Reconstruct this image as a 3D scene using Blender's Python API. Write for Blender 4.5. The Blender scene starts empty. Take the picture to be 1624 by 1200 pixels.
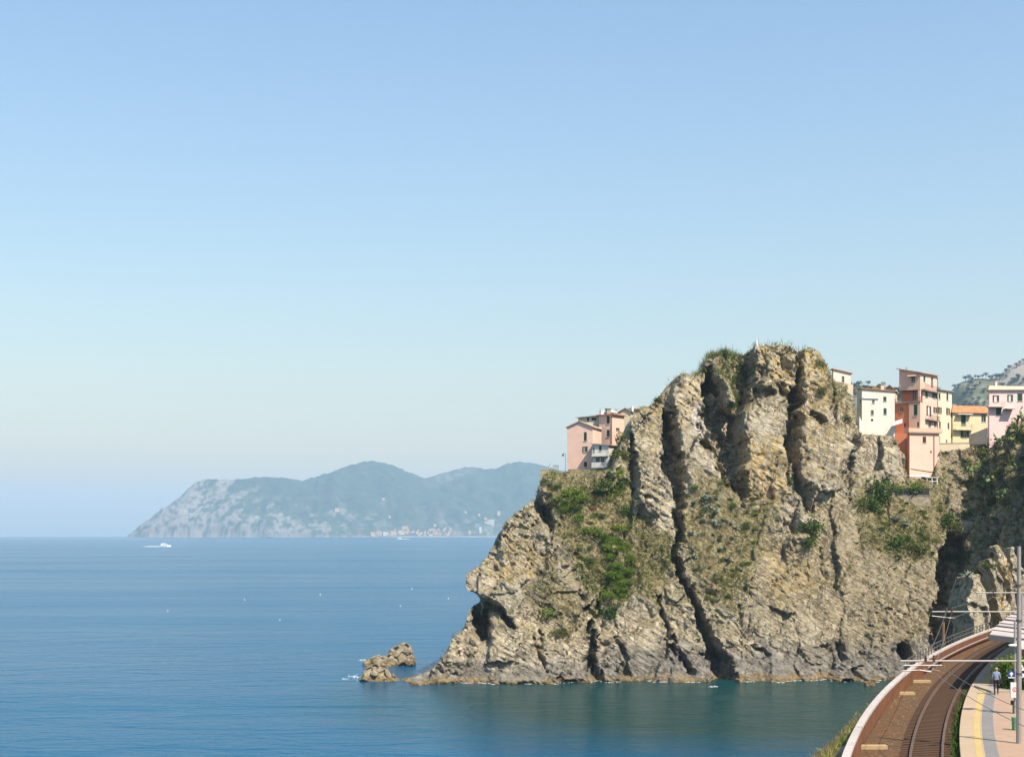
import bpy, math, random
import numpy as np
from mathutils import Vector, Matrix
from mathutils.bvhtree import BVHTree

SC = bpy.context.scene
COL = SC.collection
R = math.radians

# ------------------------------------------------------------------ camera
FPX, CX, CY, CAMH = 2320.0, 812.0, 843.4, 26.0     # focal length and eye level in photo pixels, eye height in metres
cam_d = bpy.data.cameras.new('camera')
cam_d.sensor_width = 36.0
cam_d.lens = FPX / 1624 * 36
cam_d.shift_y = (CY - 600) / 1624
cam_d.clip_start, cam_d.clip_end = 0.5, 60000
cam = bpy.data.objects.new('camera', cam_d)
cam.location = (0, 0, CAMH)
cam.rotation_euler = (R(90), 0, 0)
COL.objects.link(cam)
SC.camera = cam

# ------------------------------------------------------------------ sky, sun, exposure
SUN_AZ, SUN_EL = 138.0, 52.0          # clockwise from the view direction; behind the camera, to the right
world = bpy.data.worlds.new('World')
SC.world = world
world.use_nodes = True
wn = world.node_tree
wn.nodes.clear()
w_out = wn.nodes.new('ShaderNodeOutputWorld')
w_bg = wn.nodes.new('ShaderNodeBackground')
w_sky = wn.nodes.new('ShaderNodeTexSky')
w_sky.sky_type = 'NISHITA'
w_sky.sun_disc = False
w_sky.sun_elevation = R(SUN_EL)
w_sky.sun_rotation = R(SUN_AZ)
w_sky.altitude = 30
w_sky.air_density = 1.95
w_sky.dust_density = 1.0
w_sky.ozone_density = 8.0
w_bg.inputs['Strength'].default_value = 0.102
w_tint = wn.nodes.new('ShaderNodeMix'); w_tint.data_type = 'RGBA'; w_tint.blend_type = 'MULTIPLY'; w_tint.inputs[0].default_value = 1.0
w_tint.inputs[7].default_value = (1.04, 0.97, 0.98, 1)      # the film's slight cast, the same in every direction
wn.links.new(w_sky.outputs[0], w_tint.inputs[6]); wn.links.new(w_tint.outputs[2], w_bg.inputs[0])
wn.links.new(w_bg.outputs[0], w_out.inputs[0])

sun_d = bpy.data.lights.new('sun', 'SUN')
sun_d.energy = 5.0
sun_d.angle = R(0.53)
sun_d.color = (1.0, 0.90, 0.75)
sun = bpy.data.objects.new('sun', sun_d)
sv = Vector((math.sin(R(SUN_AZ)) * math.cos(R(SUN_EL)), math.cos(R(SUN_AZ)) * math.cos(R(SUN_EL)), math.sin(R(SUN_EL))))
sun.rotation_euler = sv.to_track_quat('Z', 'Y').to_euler()
sun.location = (60, -60, 200)
COL.objects.link(sun)

SC.view_settings.view_transform = 'Standard'
SC.view_settings.look = 'None'
SC.view_settings.exposure = 0.75
SC.view_settings.gamma = 1.0
SC.view_settings.use_curve_mapping = False
SC.cycles.volume_bounces = 1
SC.cycles.max_bounces = 6
SC.cycles.diffuse_bounces = 1
SC.cycles.use_denoising = True

# ------------------------------------------------------------------ helpers: projection, noise
def P(px, py, Y):
    return np.array([(px - CX) / FPX * Y, Y, CAMH - (py - CY) / FPX * Y])
def PG(px, py, z):
    Y = (CAMH - z) * FPX / (py - CY)
    return np.array([(px - CX) / FPX * Y, Y, z])

_rs = np.random.RandomState(11)
_T2 = _rs.rand(8, 256, 256).astype(np.float32)
_T3 = _rs.rand(4, 64, 64, 64).astype(np.float32)
def vn2(x, y, s=0):
    T = _T2[s % 8]
    ix = np.floor(x).astype(np.int64); iy = np.floor(y).astype(np.int64)
    fx = x - ix; fy = y - iy
    fx = fx * fx * (3 - 2 * fx); fy = fy * fy * (3 - 2 * fy)
    o = s * 37
    a = T[(ix + o) & 255, (iy + o) & 255]; b = T[(ix + 1 + o) & 255, (iy + o) & 255]
    c = T[(ix + o) & 255, (iy + 1 + o) & 255]; d = T[(ix + 1 + o) & 255, (iy + 1 + o) & 255]
    return (a * (1 - fx) + b * fx) * (1 - fy) + (c * (1 - fx) + d * fx) * fy
def fb2(x, y, o=4, s=0, g=0.5):
    v = 0; a = 1; t = 0
    for k in range(o):
        v = v + a * vn2(x * 2 ** k + 13.7 * k, y * 2 ** k + 7.1 * k, s + k); t += a; a *= g
    return v / t * 2 - 1
def vn3(x, y, z, s=0):
    T = _T3[s % 4]
    i = [np.floor(q).astype(np.int64) for q in (x, y, z)]
    f = [q - k for q, k in zip((x, y, z), i)]
    f = [q * q * (3 - 2 * q) for q in f]
    i = [k + s * 17 for k in i]
    r = 0
    for dx in (0, 1):
        wx = f[0] if dx else 1 - f[0]
        for dy in (0, 1):
            wy = f[1] if dy else 1 - f[1]
            for dz in (0, 1):
                wz = f[2] if dz else 1 - f[2]
                r = r + T[(i[0] + dx) & 63, (i[1] + dy) & 63, (i[2] + dz) & 63] * wx * wy * wz
    return r
def fb3(x, y, z, o=4, s=0, g=0.5):
    v = 0; a = 1; t = 0
    for k in range(o):
        v = v + a * vn3(x * 2 ** k + 3.3 * k, y * 2 ** k + 9.1 * k, z * 2 ** k + 5.7 * k, s + k); t += a; a *= g
    return v / t * 2 - 1
def worley(x, y, s=0):
    """nearest jittered cell: (F1, F2, random a, random b, dx, dy)"""
    ix = np.floor(x).astype(np.int64); iy = np.floor(y).astype(np.int64)
    J1, J2, K1, K2 = _T2[s % 8], _T2[(s + 1) % 8], _T2[(s + 2) % 8], _T2[(s + 3) % 8]
    f1 = np.full(x.shape, 9.0); f2 = np.full(x.shape, 9.0)
    ra = np.zeros(x.shape); rb = np.zeros(x.shape); bx = np.zeros(x.shape); by = np.zeros(x.shape)
    for i in (-1, 0, 1):
        for j in (-1, 0, 1):
            a = (ix + i + s * 31) & 255; b = (iy + j + s * 53) & 255
            dx = x - (ix + i + J1[a, b]); dy = y - (iy + j + J2[a, b])
            d = np.sqrt(dx * dx + dy * dy)
            m = d < f1
            f2 = np.where(m, f1, np.minimum(f2, d))
            f1 = np.where(m, d, f1)
            ra = np.where(m, K1[a, b], ra); rb = np.where(m, K2[a, b], rb)
            bx = np.where(m, dx, bx); by = np.where(m, dy, by)
    return f1, f2, ra * 2 - 1, rb * 2 - 1, bx, by
def sstep(a, b, x):
    t = np.clip((x - a) / (b - a), 0, 1)
    return t * t * (3 - 2 * t)

# ------------------------------------------------------------------ helpers: objects
def tag(o, label=None, cat=None, group=None, kind=None):
    if label: o['label'] = label
    if cat: o['category'] = cat
    if group: o['group'] = group
    if kind: o['kind'] = kind
    return o
def empty(name, loc, label=None, cat=None, group=None):
    o = bpy.data.objects.new(name, None)
    o.empty_display_size = 0.5
    o.location = loc
    COL.objects.link(o)
    return tag(o, label, cat, group)
class MB:
    """collects faces in world coordinates; build() links them as one mesh object"""
    def __init__(s): s.v = []; s.f = []; s.m = []; s.cur = 0
    def quad(s, *p):
        n = len(s.v); s.v += [tuple(q) for q in p]; s.f.append(tuple(range(n, n + len(p)))); s.m.append(s.cur)
    def box(s, c, sx, sy, sz, rz=0.0, tilt=None):
        n = len(s.v); M = Matrix.Rotation(rz, 3, 'Z')
        if tilt is not None: M = tilt
        for k in range(8):
            q = M @ Vector(((k & 1) - .5, ((k >> 1) & 1) - .5, ((k >> 2) & 1) - .5)) if False else M @ Vector((((k & 1) - .5) * sx, (((k >> 1) & 1) - .5) * sy, (((k >> 2) & 1) - .5) * sz))
            s.v.append((c[0] + q.x, c[1] + q.y, c[2] + q.z))
        for f in ((0, 2, 3, 1), (4, 5, 7, 6), (0, 1, 5, 4), (2, 6, 7, 3), (0, 4, 6, 2), (1, 3, 7, 5)):
            s.f.append(tuple(n + k for k in f)); s.m.append(s.cur)
    def prism(s, poly, z0, z1):
        """poly: plan points; z1 may be a list"""
        n = len(s.v); k = len(poly)
        zt = z1 if isinstance(z1, (list, tuple)) else [z1] * k
        zb = z0 if isinstance(z0, (list, tuple)) else [z0] * k
        s.v += [(p[0], p[1], b) for p, b in zip(poly, zb)] + [(p[0], p[1], t) for p, t in zip(poly, zt)]
        s.f.append(tuple(n + i for i in range(k))[::-1]); s.f.append(tuple(n + k + i for i in range(k)))
        for i in range(k):
            j = (i + 1) % k
            s.f.append((n + i, n + j, n + k + j, n + k + i))
        s.m += [s.cur] * (k + 2)
    def tube(s, pts, r, n=6, caps=True):
        pts = [Vector(p) for p in pts]
        rs = r if isinstance(r, (list, tuple)) else [r] * len(pts)
        b = len(s.v)
        for i, p in enumerate(pts):
            d = (pts[min(i + 1, len(pts) - 1)] - pts[max(i - 1, 0)]).normalized()
            q = d.to_track_quat('Z', 'Y').to_matrix()
            for k in range(n):
                a = 2 * math.pi * k / n
                w = p + q @ Vector((math.cos(a) * rs[i], math.sin(a) * rs[i], 0))
                s.v.append(tuple(w))
        for i in range(len(pts) - 1):
            for k in range(n):
                a = b + i * n + k; c = b + i * n + (k + 1) % n
                s.f.append((a, c, c + n, a + n)); s.m.append(s.cur)
        if caps:
            s.f.append(tuple(b + k for k in range(n))[::-1]); s.m.append(s.cur)
            e = b + (len(pts) - 1) * n
            s.f.append(tuple(e + k for k in range(n))); s.m.append(s.cur)
    def lathe(s, c, prof, n=10):
        b = len(s.v)
        for r, z in prof:
            for k in range(n):
                a = 2 * math.pi * k / n
                s.v.append((c[0] + r * math.cos(a), c[1] + r * math.sin(a), c[2] + z))
        for i in range(len(prof) - 1):
            for k in range(n):
                a = b + i * n + k; d = b + i * n + (k + 1) % n
                s.f.append((a, d, d + n, a + n)); s.m.append(s.cur)
        s.f.append(tuple(b + k for k in range(n))[::-1]); s.m.append(s.cur)
        e = b + (len(prof) - 1) * n
        s.f.append(tuple(e + k for k in range(n))); s.m.append(s.cur)
    def build(s, name, mats, parent=None, smooth=False, origin=None):
        me = bpy.data.meshes.new(name)
        if parent is not None: org = Vector(world_loc(parent))
        elif origin is not None: org = Vector(origin)
        else:
            a = np.array(s.v); org = Vector(((a[:, 0].min() + a[:, 0].max()) / 2, (a[:, 1].min() + a[:, 1].max()) / 2, a[:, 2].min()))
        me.from_pydata([(p[0] - org.x, p[1] - org.y, p[2] - org.z) for p in s.v], [], s.f)
        if not isinstance(mats, (list, tuple)): mats = [mats]
        for m in mats: me.materials.append(m)
        if len(mats) > 1: me.polygons.foreach_set('material_index', s.m)
        if smooth: me.polygons.foreach_set('use_smooth', [True] * len(me.polygons))
        o = bpy.data.objects.new(name, me)
        if parent is not None: o.parent = parent
        else: o.location = org
        COL.objects.link(o)
        return o
def world_loc(o):
    l = Vector((0, 0, 0))
    while o is not None: l += o.location; o = o.parent
    return l
def np_mesh(name, V, F, mat, smooth=True, attrs=None):
    """V (n,3), F (m,4) or (m,3) arrays"""
    me = bpy.data.meshes.new(name)
    k = F.shape[1]
    me.vertices.add(len(V)); me.vertices.foreach_set('co', np.ascontiguousarray(V, dtype=np.float32).ravel())
    me.loops.add(F.size); me.loops.foreach_set('vertex_index', F.astype(np.int32).ravel())
    me.polygons.add(len(F)); me.polygons.foreach_set('loop_start', np.arange(0, F.size, k, dtype=np.int32))
    me.update(calc_edges=True)
    me.polygons.foreach_set('use_smooth', np.full(len(F), smooth))
    for n, a in (attrs or {}).items():
        if a.ndim == 2:
            at = me.attributes.new(n, 'FLOAT_COLOR', 'POINT')
            at.data.foreach_set('color', np.ascontiguousarray(np.c_[a, np.ones(len(a))], dtype=np.float32).ravel())
        else:
            at = me.attributes.new(n, 'FLOAT', 'POINT')
            at.data.foreach_set('value', np.ascontiguousarray(a, dtype=np.float32))
    me.materials.append(mat)
    me.validate()
    o = bpy.data.objects.new(name, me)
    COL.objects.link(o)
    return o
def copy_tree(o, parent=None):
    c = o.copy(); COL.objects.link(c)
    if parent is not None: c.parent = parent
    for ch in list(o.children): copy_tree(ch, c)
    return c

# ------------------------------------------------------------------ helpers: materials
class NT:
    def __init__(s, name):
        s.mat = bpy.data.materials.new(name); s.mat.use_nodes = True
        s.t = s.mat.node_tree; s.t.nodes.clear()
        s.out = s.n('ShaderNodeOutputMaterial')
    def n(s, typ, **kw):
        o = s.t.nodes.new(typ)
        for k, v in kw.items():
            if k == 'ins':
                for a, b in v.items(): s.set(o, a, b)
            else: setattr(o, k, v)
        return o
    def set(s, o, a, b):
        i = o.inputs[a]
        if isinstance(b, bpy.types.NodeSocket): s.t.links.new(b, i)
        else: i.default_value = b
    def coord(s, kind='Object', scale=(1, 1, 1), rot=(0, 0, 0)):
        tc = s.n('ShaderNodeTexCoord')
        mp = s.n('ShaderNodeMapping', ins={'Vector': tc.outputs[kind], 'Scale': scale, 'Rotation': rot})
        return mp.outputs[0]
    def dip(s, scale, roty, rotz=0.0):
        r = s.coord('Object', (1, 1, 1), (0, roty, rotz))
        return s.n('ShaderNodeMapping', ins={'Vector': r, 'Scale': scale}).outputs[0]
    def noise(s, vec, scale, detail=4, rough=0.55, dist=0.0):
        return s.n('ShaderNodeTexNoise', ins={'Vector': vec, 'Scale': scale, 'Detail': detail, 'Roughness': rough, 'Distortion': dist}).outputs['Fac']
    def ramp(s, fac, stops, interp='LINEAR'):
        r = s.n('ShaderNodeValToRGB', ins={'Fac': fac}); e = r.color_ramp; e.interpolation = interp
        while len(e.elements) < len(stops): e.elements.new(0.5)
        for k, (p, c) in enumerate(stops):
            e.elements[k].position = p
            e.elements[k].color = (c, c, c, 1) if not isinstance(c, (tuple, list)) else (*c, 1)
        return r.outputs[0]
    def mix(s, fac, a, b, mode='MIX'):
        m = s.n('ShaderNodeMix', data_type='RGBA', blend_type=mode)
        s.set(m, 0, fac)
        for i, v in ((6, a), (7, b)):
            if isinstance(v, tuple) and len(v) == 3: v = (*v, 1)
            s.set(m, i, v)
        return m.outputs[2]
    def math(s, op, a, b=0.0):
        m = s.n('ShaderNodeMath', operation=op); s.set(m, 0, a); s.set(m, 1, b)
        return m.outputs[0]
    def bump(s, h, strength=0.5, dist=0.1, nrm=None):
        b = s.n('ShaderNodeBump', ins={'Height': h, 'Strength': strength, 'Distance': dist})
        if nrm is not None: s.set(b, 'Normal', nrm)
        return b.outputs[0]
    def bsdf(s, **ins):
        b = s.n('ShaderNodeBsdfPrincipled')
        for k, v in ins.items():
            k = k.replace('_', ' ')
            if isinstance(v, tuple) and len(v) == 3: v = (*v, 1)
            s.set(b, k, v)
        s.t.links.new(b.outputs[0], s.out.inputs[0])
        return b
_mc = {}
def paint(name, col, rough=0.8, var=0.18, scale=0.6, bump=0.15, spec=0.3, metal=0.0, stain=None, fine=8.0):
    """mottled wall paint, concrete, metal..."""
    key = (name,)
    if key in _mc: return _mc[key]
    t = NT(name)
    v = t.coord('Object')
    n1 = t.noise(v, scale, 5, 0.6); n2 = t.noise(v, fine, 3, 0.5)
    lo = tuple(c * (1 - var) for c in col); hi = tuple(min(1, c * (1 + var * 0.6)) for c in col)
    c = t.ramp(n1, [(0.3, lo), (0.7, hi)])
    c = t.mix(t.math('MULTIPLY', n2, 0.25), c, tuple(x * 0.8 for x in col))
    if stain is not None:
        sv_ = t.coord('Object', (1.2, 1.2, 0.15))
        sn = t.ramp(t.noise(sv_, 1.2, 4, 0.65), [(0.52, 0.0), (0.75, 0.55)])
        c = t.mix(sn, c, stain)
    t.bsdf(Base_Color=c, Roughness=rough, Metallic=metal, Specular_IOR_Level=spec, Normal=t.bump(n2, bump, 0.02))
    _mc[key] = t.mat
    return t.mat
# ------------------------------------------------------------------ materials of the place
def mat_rock(name, near=False):
    t = NT(name)
    v = t.coord('Object')
    m1 = t.n('ShaderNodeAttribute', attribute_name='mask').outputs['Color']
    sp = t.n('ShaderNodeSeparateColor', ins={'Color': m1}).outputs
    m2 = t.n('ShaderNodeAttribute', attribute_name='mask2').outputs['Color']
    sq = t.n('ShaderNodeSeparateColor', ins={'Color': m2}).outputs
    n_big = t.noise(v, 0.10, 5, 0.6, 0.4)
    n_mid = t.noise(v, 0.55, 6, 0.68)
    n_fine = t.noise(v, 2.6, 5, 0.7)
    bed = t.dip((0.35, 0.35, 2.6), R(-31))
    n_bed = t.noise(bed, 0.9, 5, 0.65, 0.6)
    c = t.ramp(n_mid, [(0.27, (0.17, 0.135, 0.09)), (0.40, (0.36, 0.298, 0.20)), (0.55, (0.52, 0.435, 0.30)), (0.72, (0.68, 0.59, 0.44))])
    c = t.mix(t.ramp(n_bed, [(0.33, 0.7), (0.50, 0.0)]), c, (0.19, 0.158, 0.108))
    c = t.mix(t.ramp(n_big, [(0.45, 0.0), (0.68, 0.75)]), c, (0.33, 0.30, 0.235))
    vein = t.ramp(t.noise(t.dip((0.5, 0.5, 1.4), R(35)), 0.8, 6, 0.7, 1.2), [(0.485, 0.0), (0.50, 0.55), (0.515, 0.0)])
    c = t.mix(vein, c, (0.66, 0.62, 0.52))
    cr1 = t.ramp(t.noise(t.dip((0.16, 0.3, 0.75), R(-33)), 1.0, 5, 0.6, 0.5), [(0.478, 0.0), (0.497, 1.0), (0.503, 1.0), (0.522, 0.0)])
    cr2 = t.ramp(t.noise(t.dip((0.5, 0.4, 0.13), R(-9)), 1.0, 5, 0.6, 0.6), [(0.482, 0.0), (0.497, 1.0), (0.503, 1.0), (0.518, 0.0)])
    crk = t.math('MULTIPLY', t.math('MAXIMUM', cr1, cr2), t.ramp(t.noise(v, 0.22, 3, 0.6), [(0.42, 0.15), (0.58, 1.0)]))
    c = t.mix(t.math('MULTIPLY', crk, 0.65), c, (0.11, 0.09, 0.062))
    gap = t.math('MULTIPLY', t.ramp(t.noise(v, 1.3, 5, 0.7), [(0.40, 0.35), (0.58, 1.0)]), 1.0)
    dirt = t.ramp(t.noise(v, 0.9, 6, 0.75), [(0.35, (0.15, 0.118, 0.072)), (0.55, (0.27, 0.215, 0.13)), (0.72, (0.44, 0.365, 0.235))])
    c = t.mix(t.math('MULTIPLY', sp['Blue'], gap), c, dirt)
    grass = t.ramp(t.noise(v, 1.1, 6, 0.75), [(0.33, (0.075, 0.075, 0.028)), (0.5, (0.21, 0.175, 0.08)), (0.68, (0.39, 0.32, 0.165))])
    c = t.mix(t.math('MULTIPLY', sp['Red'], t.ramp(n_fine, [(0.33, 0.45), (0.5, 1.0)])), c, grass)
    och = t.math('MULTIPLY', sp['Green'], t.ramp(t.noise(v, 0.9, 6, 0.75), [(0.45, 0.0), (0.60, 1.0)]))
    c = t.mix(och, c, (0.47, 0.31, 0.075))
    c = t.mix(sq['Red'], c, t.ramp(n_mid, [(0.3, (0.085, 0.078, 0.068)), (0.7, (0.27, 0.25, 0.215))]))      # grey sea-washed rock
    c = t.mix(sq['Green'], c, t.ramp(n_fine, [(0.35, (0.11, 0.07, 0.03)), (0.65, (0.36, 0.26, 0.12))]))   # algae line at the water
    c = t.mix(sq['Blue'], c, (0.62, 0.56, 0.50))                                                         # pale patch of rock
    spk = t.ramp(n_fine, [(0.28, 0.5), (0.40, 0.0)])
    c = t.mix(spk, c, t.mix(1.0, c, (0.45, 0.43, 0.38), 'MULTIPLY'))
    h = t.math('ADD', t.math('MULTIPLY', n_mid, 1.0), t.math('MULTIPLY', n_fine, 0.55))
    h = t.math('ADD', h, t.math('MULTIPLY', n_bed, 0.9))
    h = t.math('SUBTRACT', h, t.math('MULTIPLY', crk, 0.7))
    t.bsdf(Base_Color=c, Roughness=0.92, Specular_IOR_Level=0.2, Normal=t.bump(h, 1.0, 0.6))
    return t.mat

def mat_leaf(name, dark, mid, light, trans=0.25, rough=0.55):
    t = NT(name)
    a = t.n('ShaderNodeAttribute', attribute_name='tint').outputs['Fac']
    oi = t.n('ShaderNodeObjectInfo').outputs['Random']
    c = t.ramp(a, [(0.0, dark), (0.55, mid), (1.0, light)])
    c = t.mix(t.math('MULTIPLY', oi, 0.35), c, dark)
    b = t.bsdf(Base_Color=c, Roughness=rough, Specular_IOR_Level=0.075)
    tr = t.n('ShaderNodeBsdfTranslucent', ins={'Color': c})
    mx = t.n('ShaderNodeMixShader', ins={0: trans, 1: b.outputs[0], 2: tr.outputs[0]})
    t.t.links.new(mx.outputs[0], t.out.inputs[0])
    return t.mat

def mat_sea():
    t = NT('sea_water')
    v = t.coord('Object')
    w1 = t.noise(t.coord('Object', (0.55, 1.0, 1), (0, 0, R(14))), 0.55, 4, 0.6, 0.3)
    w2 = t.noise(t.coord('Object', (0.5, 1.0, 1), (0, 0, R(-8))), 0.12, 4, 0.55, 0.4)
    w3 = t.noise(t.coord('Object', (0.35, 1.0, 1), (0, 0, R(5))), 0.022, 4, 0.55, 0.5)
    patch = t.noise(t.coord('Object', (0.25, 1.0, 1), (0, 0, R(3))), 0.010, 5, 0.6, 0.8)
    h = t.math('ADD', t.math('MULTIPLY', w1, 0.30), t.math('MULTIPLY', w2, 0.9))
    h = t.math('ADD', h, t.math('MULTIPLY', w3, 1.2))
    body = t.ramp(patch, [(0.30, (0.002, 0.062, 0.134)), (0.70, (0.003, 0.078, 0.152))])
    # dark green reflection of the cliff, painted into the water's body colour
    tc = t.n('ShaderNodeTexCoord').outputs['Object']
    d = t.n('ShaderNodeVectorMath', operation='DISTANCE', ins={0: tc, 1: (40.0, 232.0, 0.0)}).outputs['Value']
    sh = t.ramp(t.math('DIVIDE', d, 150.0), [(0.28, 0.92), (0.52, 0.0)])
    body = t.mix(sh, body, (0.006, 0.036, 0.032))
    rg = t.ramp(patch, [(0.3, 0.16), (0.7, 0.26)])
    t.bsdf(Base_Color=body, Roughness=rg, IOR=1.333, Specular_IOR_Level=0.075, Normal=t.bump(h, 1.0, 0.8))
    return t.mat

M_ROCK = mat_rock('cliff_rock')
M_SEA = mat_sea()
M_BUSH = [mat_leaf('leaf_dark', (0.024, 0.052, 0.013), (0.08, 0.14, 0.028), (0.17, 0.24, 0.05)),
          mat_leaf('leaf_bright', (0.06, 0.11, 0.014), (0.17, 0.25, 0.034), (0.30, 0.38, 0.07)),
          mat_leaf('leaf_olive', (0.05, 0.066, 0.018), (0.14, 0.16, 0.042), (0.27, 0.28, 0.09)),
          mat_leaf('leaf_pine', (0.012, 0.026, 0.014), (0.025, 0.05, 0.025), (0.05, 0.085, 0.04))]
M_AGAVE = mat_leaf('leaf_agave', (0.10, 0.13, 0.09), (0.22, 0.26, 0.19), (0.46, 0.48, 0.36), 0.1, 0.45)
M_CACTUS = mat_leaf('leaf_cactus', (0.05, 0.09, 0.03), (0.12, 0.17, 0.06), (0.30, 0.32, 0.12), 0.05, 0.5)
M_DRY = mat_leaf('leaf_dry', (0.16, 0.12, 0.045), (0.33, 0.26, 0.10), (0.52, 0.43, 0.20), 0.3, 0.8)
M_PURPLE = mat_leaf('petal_purple', (0.13, 0.012, 0.055), (0.32, 0.04, 0.13), (0.48, 0.12, 0.25), 0.3)
M_PINKFL = mat_leaf('petal_pink', (0.30, 0.08, 0.07), (0.55, 0.20, 0.17), (0.70, 0.36, 0.30), 0.3)
M_BARK = paint('bark', (0.10, 0.075, 0.05), 0.9, 0.3)
M_FOAM = paint('foam', (0.55, 0.58, 0.60), 0.7, 0.1)

# ------------------------------------------------------------------ cliff machinery
def surface_nets(g, org, h):
    """g: 3-D field, negative inside. returns V, F(quads)"""
    s = g < 0
    nx, ny, nz = g.shape
    c = [(i, j, k) for i in (0, 1) for j in (0, 1) for k in (0, 1)]
    def sl(a, o): return a[o[0]:nx - 1 + o[0], o[1]:ny - 1 + o[1], o[2]:nz - 1 + o[2]]
    cnt = np.zeros((nx - 1, ny - 1, nz - 1), np.int8)
    for o in c: cnt += sl(s, o)
    act = (cnt > 0) & (cnt < 8)
    ix = np.argwhere(act)
    vid = np.full(act.shape, -1, np.int32); vid[act] = np.arange(len(ix))
    acc = np.zeros((len(ix), 3)); n = np.zeros(len(ix))
    val = {o: g[ix[:, 0] + o[0], ix[:, 1] + o[1], ix[:, 2] + o[2]] for o in c}
    for a in c:
        for ax in range(3):
            if a[ax] == 0:
                b = list(a); b[ax] = 1; b = tuple(b)
                va, vb = val[a], val[b]
                m = (va < 0) != (vb < 0)
                t = np.where(m, va / np.where(m, va - vb, 1), 0)
                p = np.array(a, float)[None] + 0.0 * acc
                p[:, ax] = t
                acc += np.where(m[:, None], p, 0); n += m
    V = (ix + acc / n[:, None]) * h + np.array(org)
    F = []
    for ax in range(3):
        u, w = [(1, 2), (2, 0), (0, 1)][ax]
        lo = [slice(None)] * 3; hi = [slice(None)] * 3
        lo[ax] = slice(0, -1); hi[ax] = slice(1, None)
        for q in (u, w):
            lo[q] = slice(1, -1); hi[q] = slice(1, -1)
        A = s[tuple(lo)]; B = s[tuple(hi)]
        e = np.argwhere(A != B)
        if not len(e): continue
        ins = A[e[:, 0], e[:, 1], e[:, 2]]
        base = e.copy()
        for q in (u, w): base[:, q] += 1
        def gv(du, dw):
            b = base.copy(); b[:, u] -= du; b[:, w] -= dw
            return vid[b[:, 0], b[:, 1], b[:, 2]]
        q = np.stack([gv(1, 1), gv(0, 1), gv(0, 0), gv(1, 0)], 1)
        q[~ins] = q[~ins][:, ::-1]
        F.append(q)
    return V, np.concatenate(F)

def seg_dist(X, Z, pts, val=None):
    best = np.full(X.shape, 1e9); bv = np.zeros(X.shape)
    for i in range(len(pts) - 1):
        a = pts[i]; b = pts[i + 1]
        d = b - a; L = d @ d + 1e-9
        t = np.clip(((X - a[0]) * d[0] + (Z - a[1]) * d[1]) / L, 0, 1)
        q = np.hypot(X - a[0] - t * d[0], Z - a[1] - t * d[1])
        m = q < best
        best = np.where(m, q, best)
        if val is not None: bv = np.where(m, val[i] + (val[i + 1] - val[i]) * t, bv)
    return best, bv
def poly_sd(X, Z, pts):
    """positive inside"""
    pts = np.asarray(pts)
    d, _ = seg_dist(X, Z, np.vstack([pts, pts[:1]]))
    ins = np.zeros(X.shape, bool)
    n = len(pts)
    for i in range(n):
        a = pts[i]; b = pts[(i + 1) % n]
        if a[1] == b[1]: continue
        c = ((a[1] > Z) != (b[1] > Z)) & (X < (b[0] - a[0]) * (Z - a[1]) / (b[1] - a[1]) + a[0])
        ins ^= c
    return np.where(ins, d, -d)
class TPS:
    def __init__(s, xy, v):
        s.xy = np.asarray(xy, float); n = len(s.xy)
        K = s.k(s.xy[:, None] - s.xy[None])
        A = np.zeros((n + 3, n + 3)); A[:n, :n] = K + np.eye(n) * 0.5
        Q = np.c_[np.ones(n), s.xy]; A[:n, n:] = Q; A[n:, :n] = Q.T
        s.w = np.linalg.solve(A, np.r_[np.asarray(v, float), 0, 0, 0])
    def k(s, d):
        r2 = (d ** 2).sum(-1) + 1e-12
        return 0.5 * r2 * np.log(r2) * 0.001
    def __call__(s, x, y):
        x = np.asarray(x, float); y = np.asarray(y, float)
        r = s.w[-3] + s.w[-2] * x + s.w[-1] * y
        for i in range(len(s.xy)):
            r2 = (x - s.xy[i, 0]) ** 2 + (y - s.xy[i, 1]) ** 2 + 1e-12
            r = r + s.w[i] * 0.0005 * r2 * np.log(r2)
        return r

# ------------------------------------------------------------------ main cliff: depth control points (photo pixel -> metres from the eye)
CTRL = [(660, 1075, 256), (740, 1083, 253), (820, 1083, 253), (900, 1082, 253), (1000, 1076, 258), (1070, 1074, 259), (1140, 1072, 261), (1220, 1076, 258), (1290, 1079, 256), (1360, 1084, 251), (1424, 1087, 249),
        (745, 915, 262), (760, 1000, 264), (800, 860, 268), (860, 775, 276), (870, 900, 263), (900, 1000, 257), (820, 1000, 256), (950, 950, 262), (950, 870, 269), (930, 800, 276), (900, 757, 280), (980, 757, 283),
        (1010, 850, 272), (1010, 950, 264), (1050, 1030, 259), (1010, 760, 278), (1015, 670, 283), (1060, 620, 284), (1090, 700, 280), (1060, 780, 275),
        (1130, 580, 283), (1210, 555, 281), (1210, 650, 278), (1210, 760, 274), (1130, 850, 271), (1200, 900, 267), (1200, 1000, 261), (1290, 570, 283), (1300, 680, 280), (1300, 780, 274), (1290, 900, 266), (1290, 1010, 260),
        (1345, 620, 290), (1350, 700, 281), (1380, 800, 276), (1400, 690, 284), (1390, 900, 267), (1400, 1000, 259), (1430, 1050, 252), (1440, 745, 288), (1450, 800, 281), (1450, 870, 272), (1455, 960, 264), (1500, 715, 297), (1510, 800, 290), (1500, 900, 281), (1500, 990, 274), (1560, 720, 305), (1560, 950, 290)]
CTRL = np.array(CTRL, float)
Yb_px = TPS(CTRL[:, :2] / 100, CTRL[:, 2])
def Yb(px, py): return Yb_px(np.asarray(px) / 100., np.asarray(py) / 100.)
def W2(pts):
    p = np.array(pts, float); Y = Yb(p[:, 0], p[:, 1])
    return np.c_[(p[:, 0] - CX) / FPX * Y, CAMH - (p[:, 1] - CY) / FPX * Y]
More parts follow.
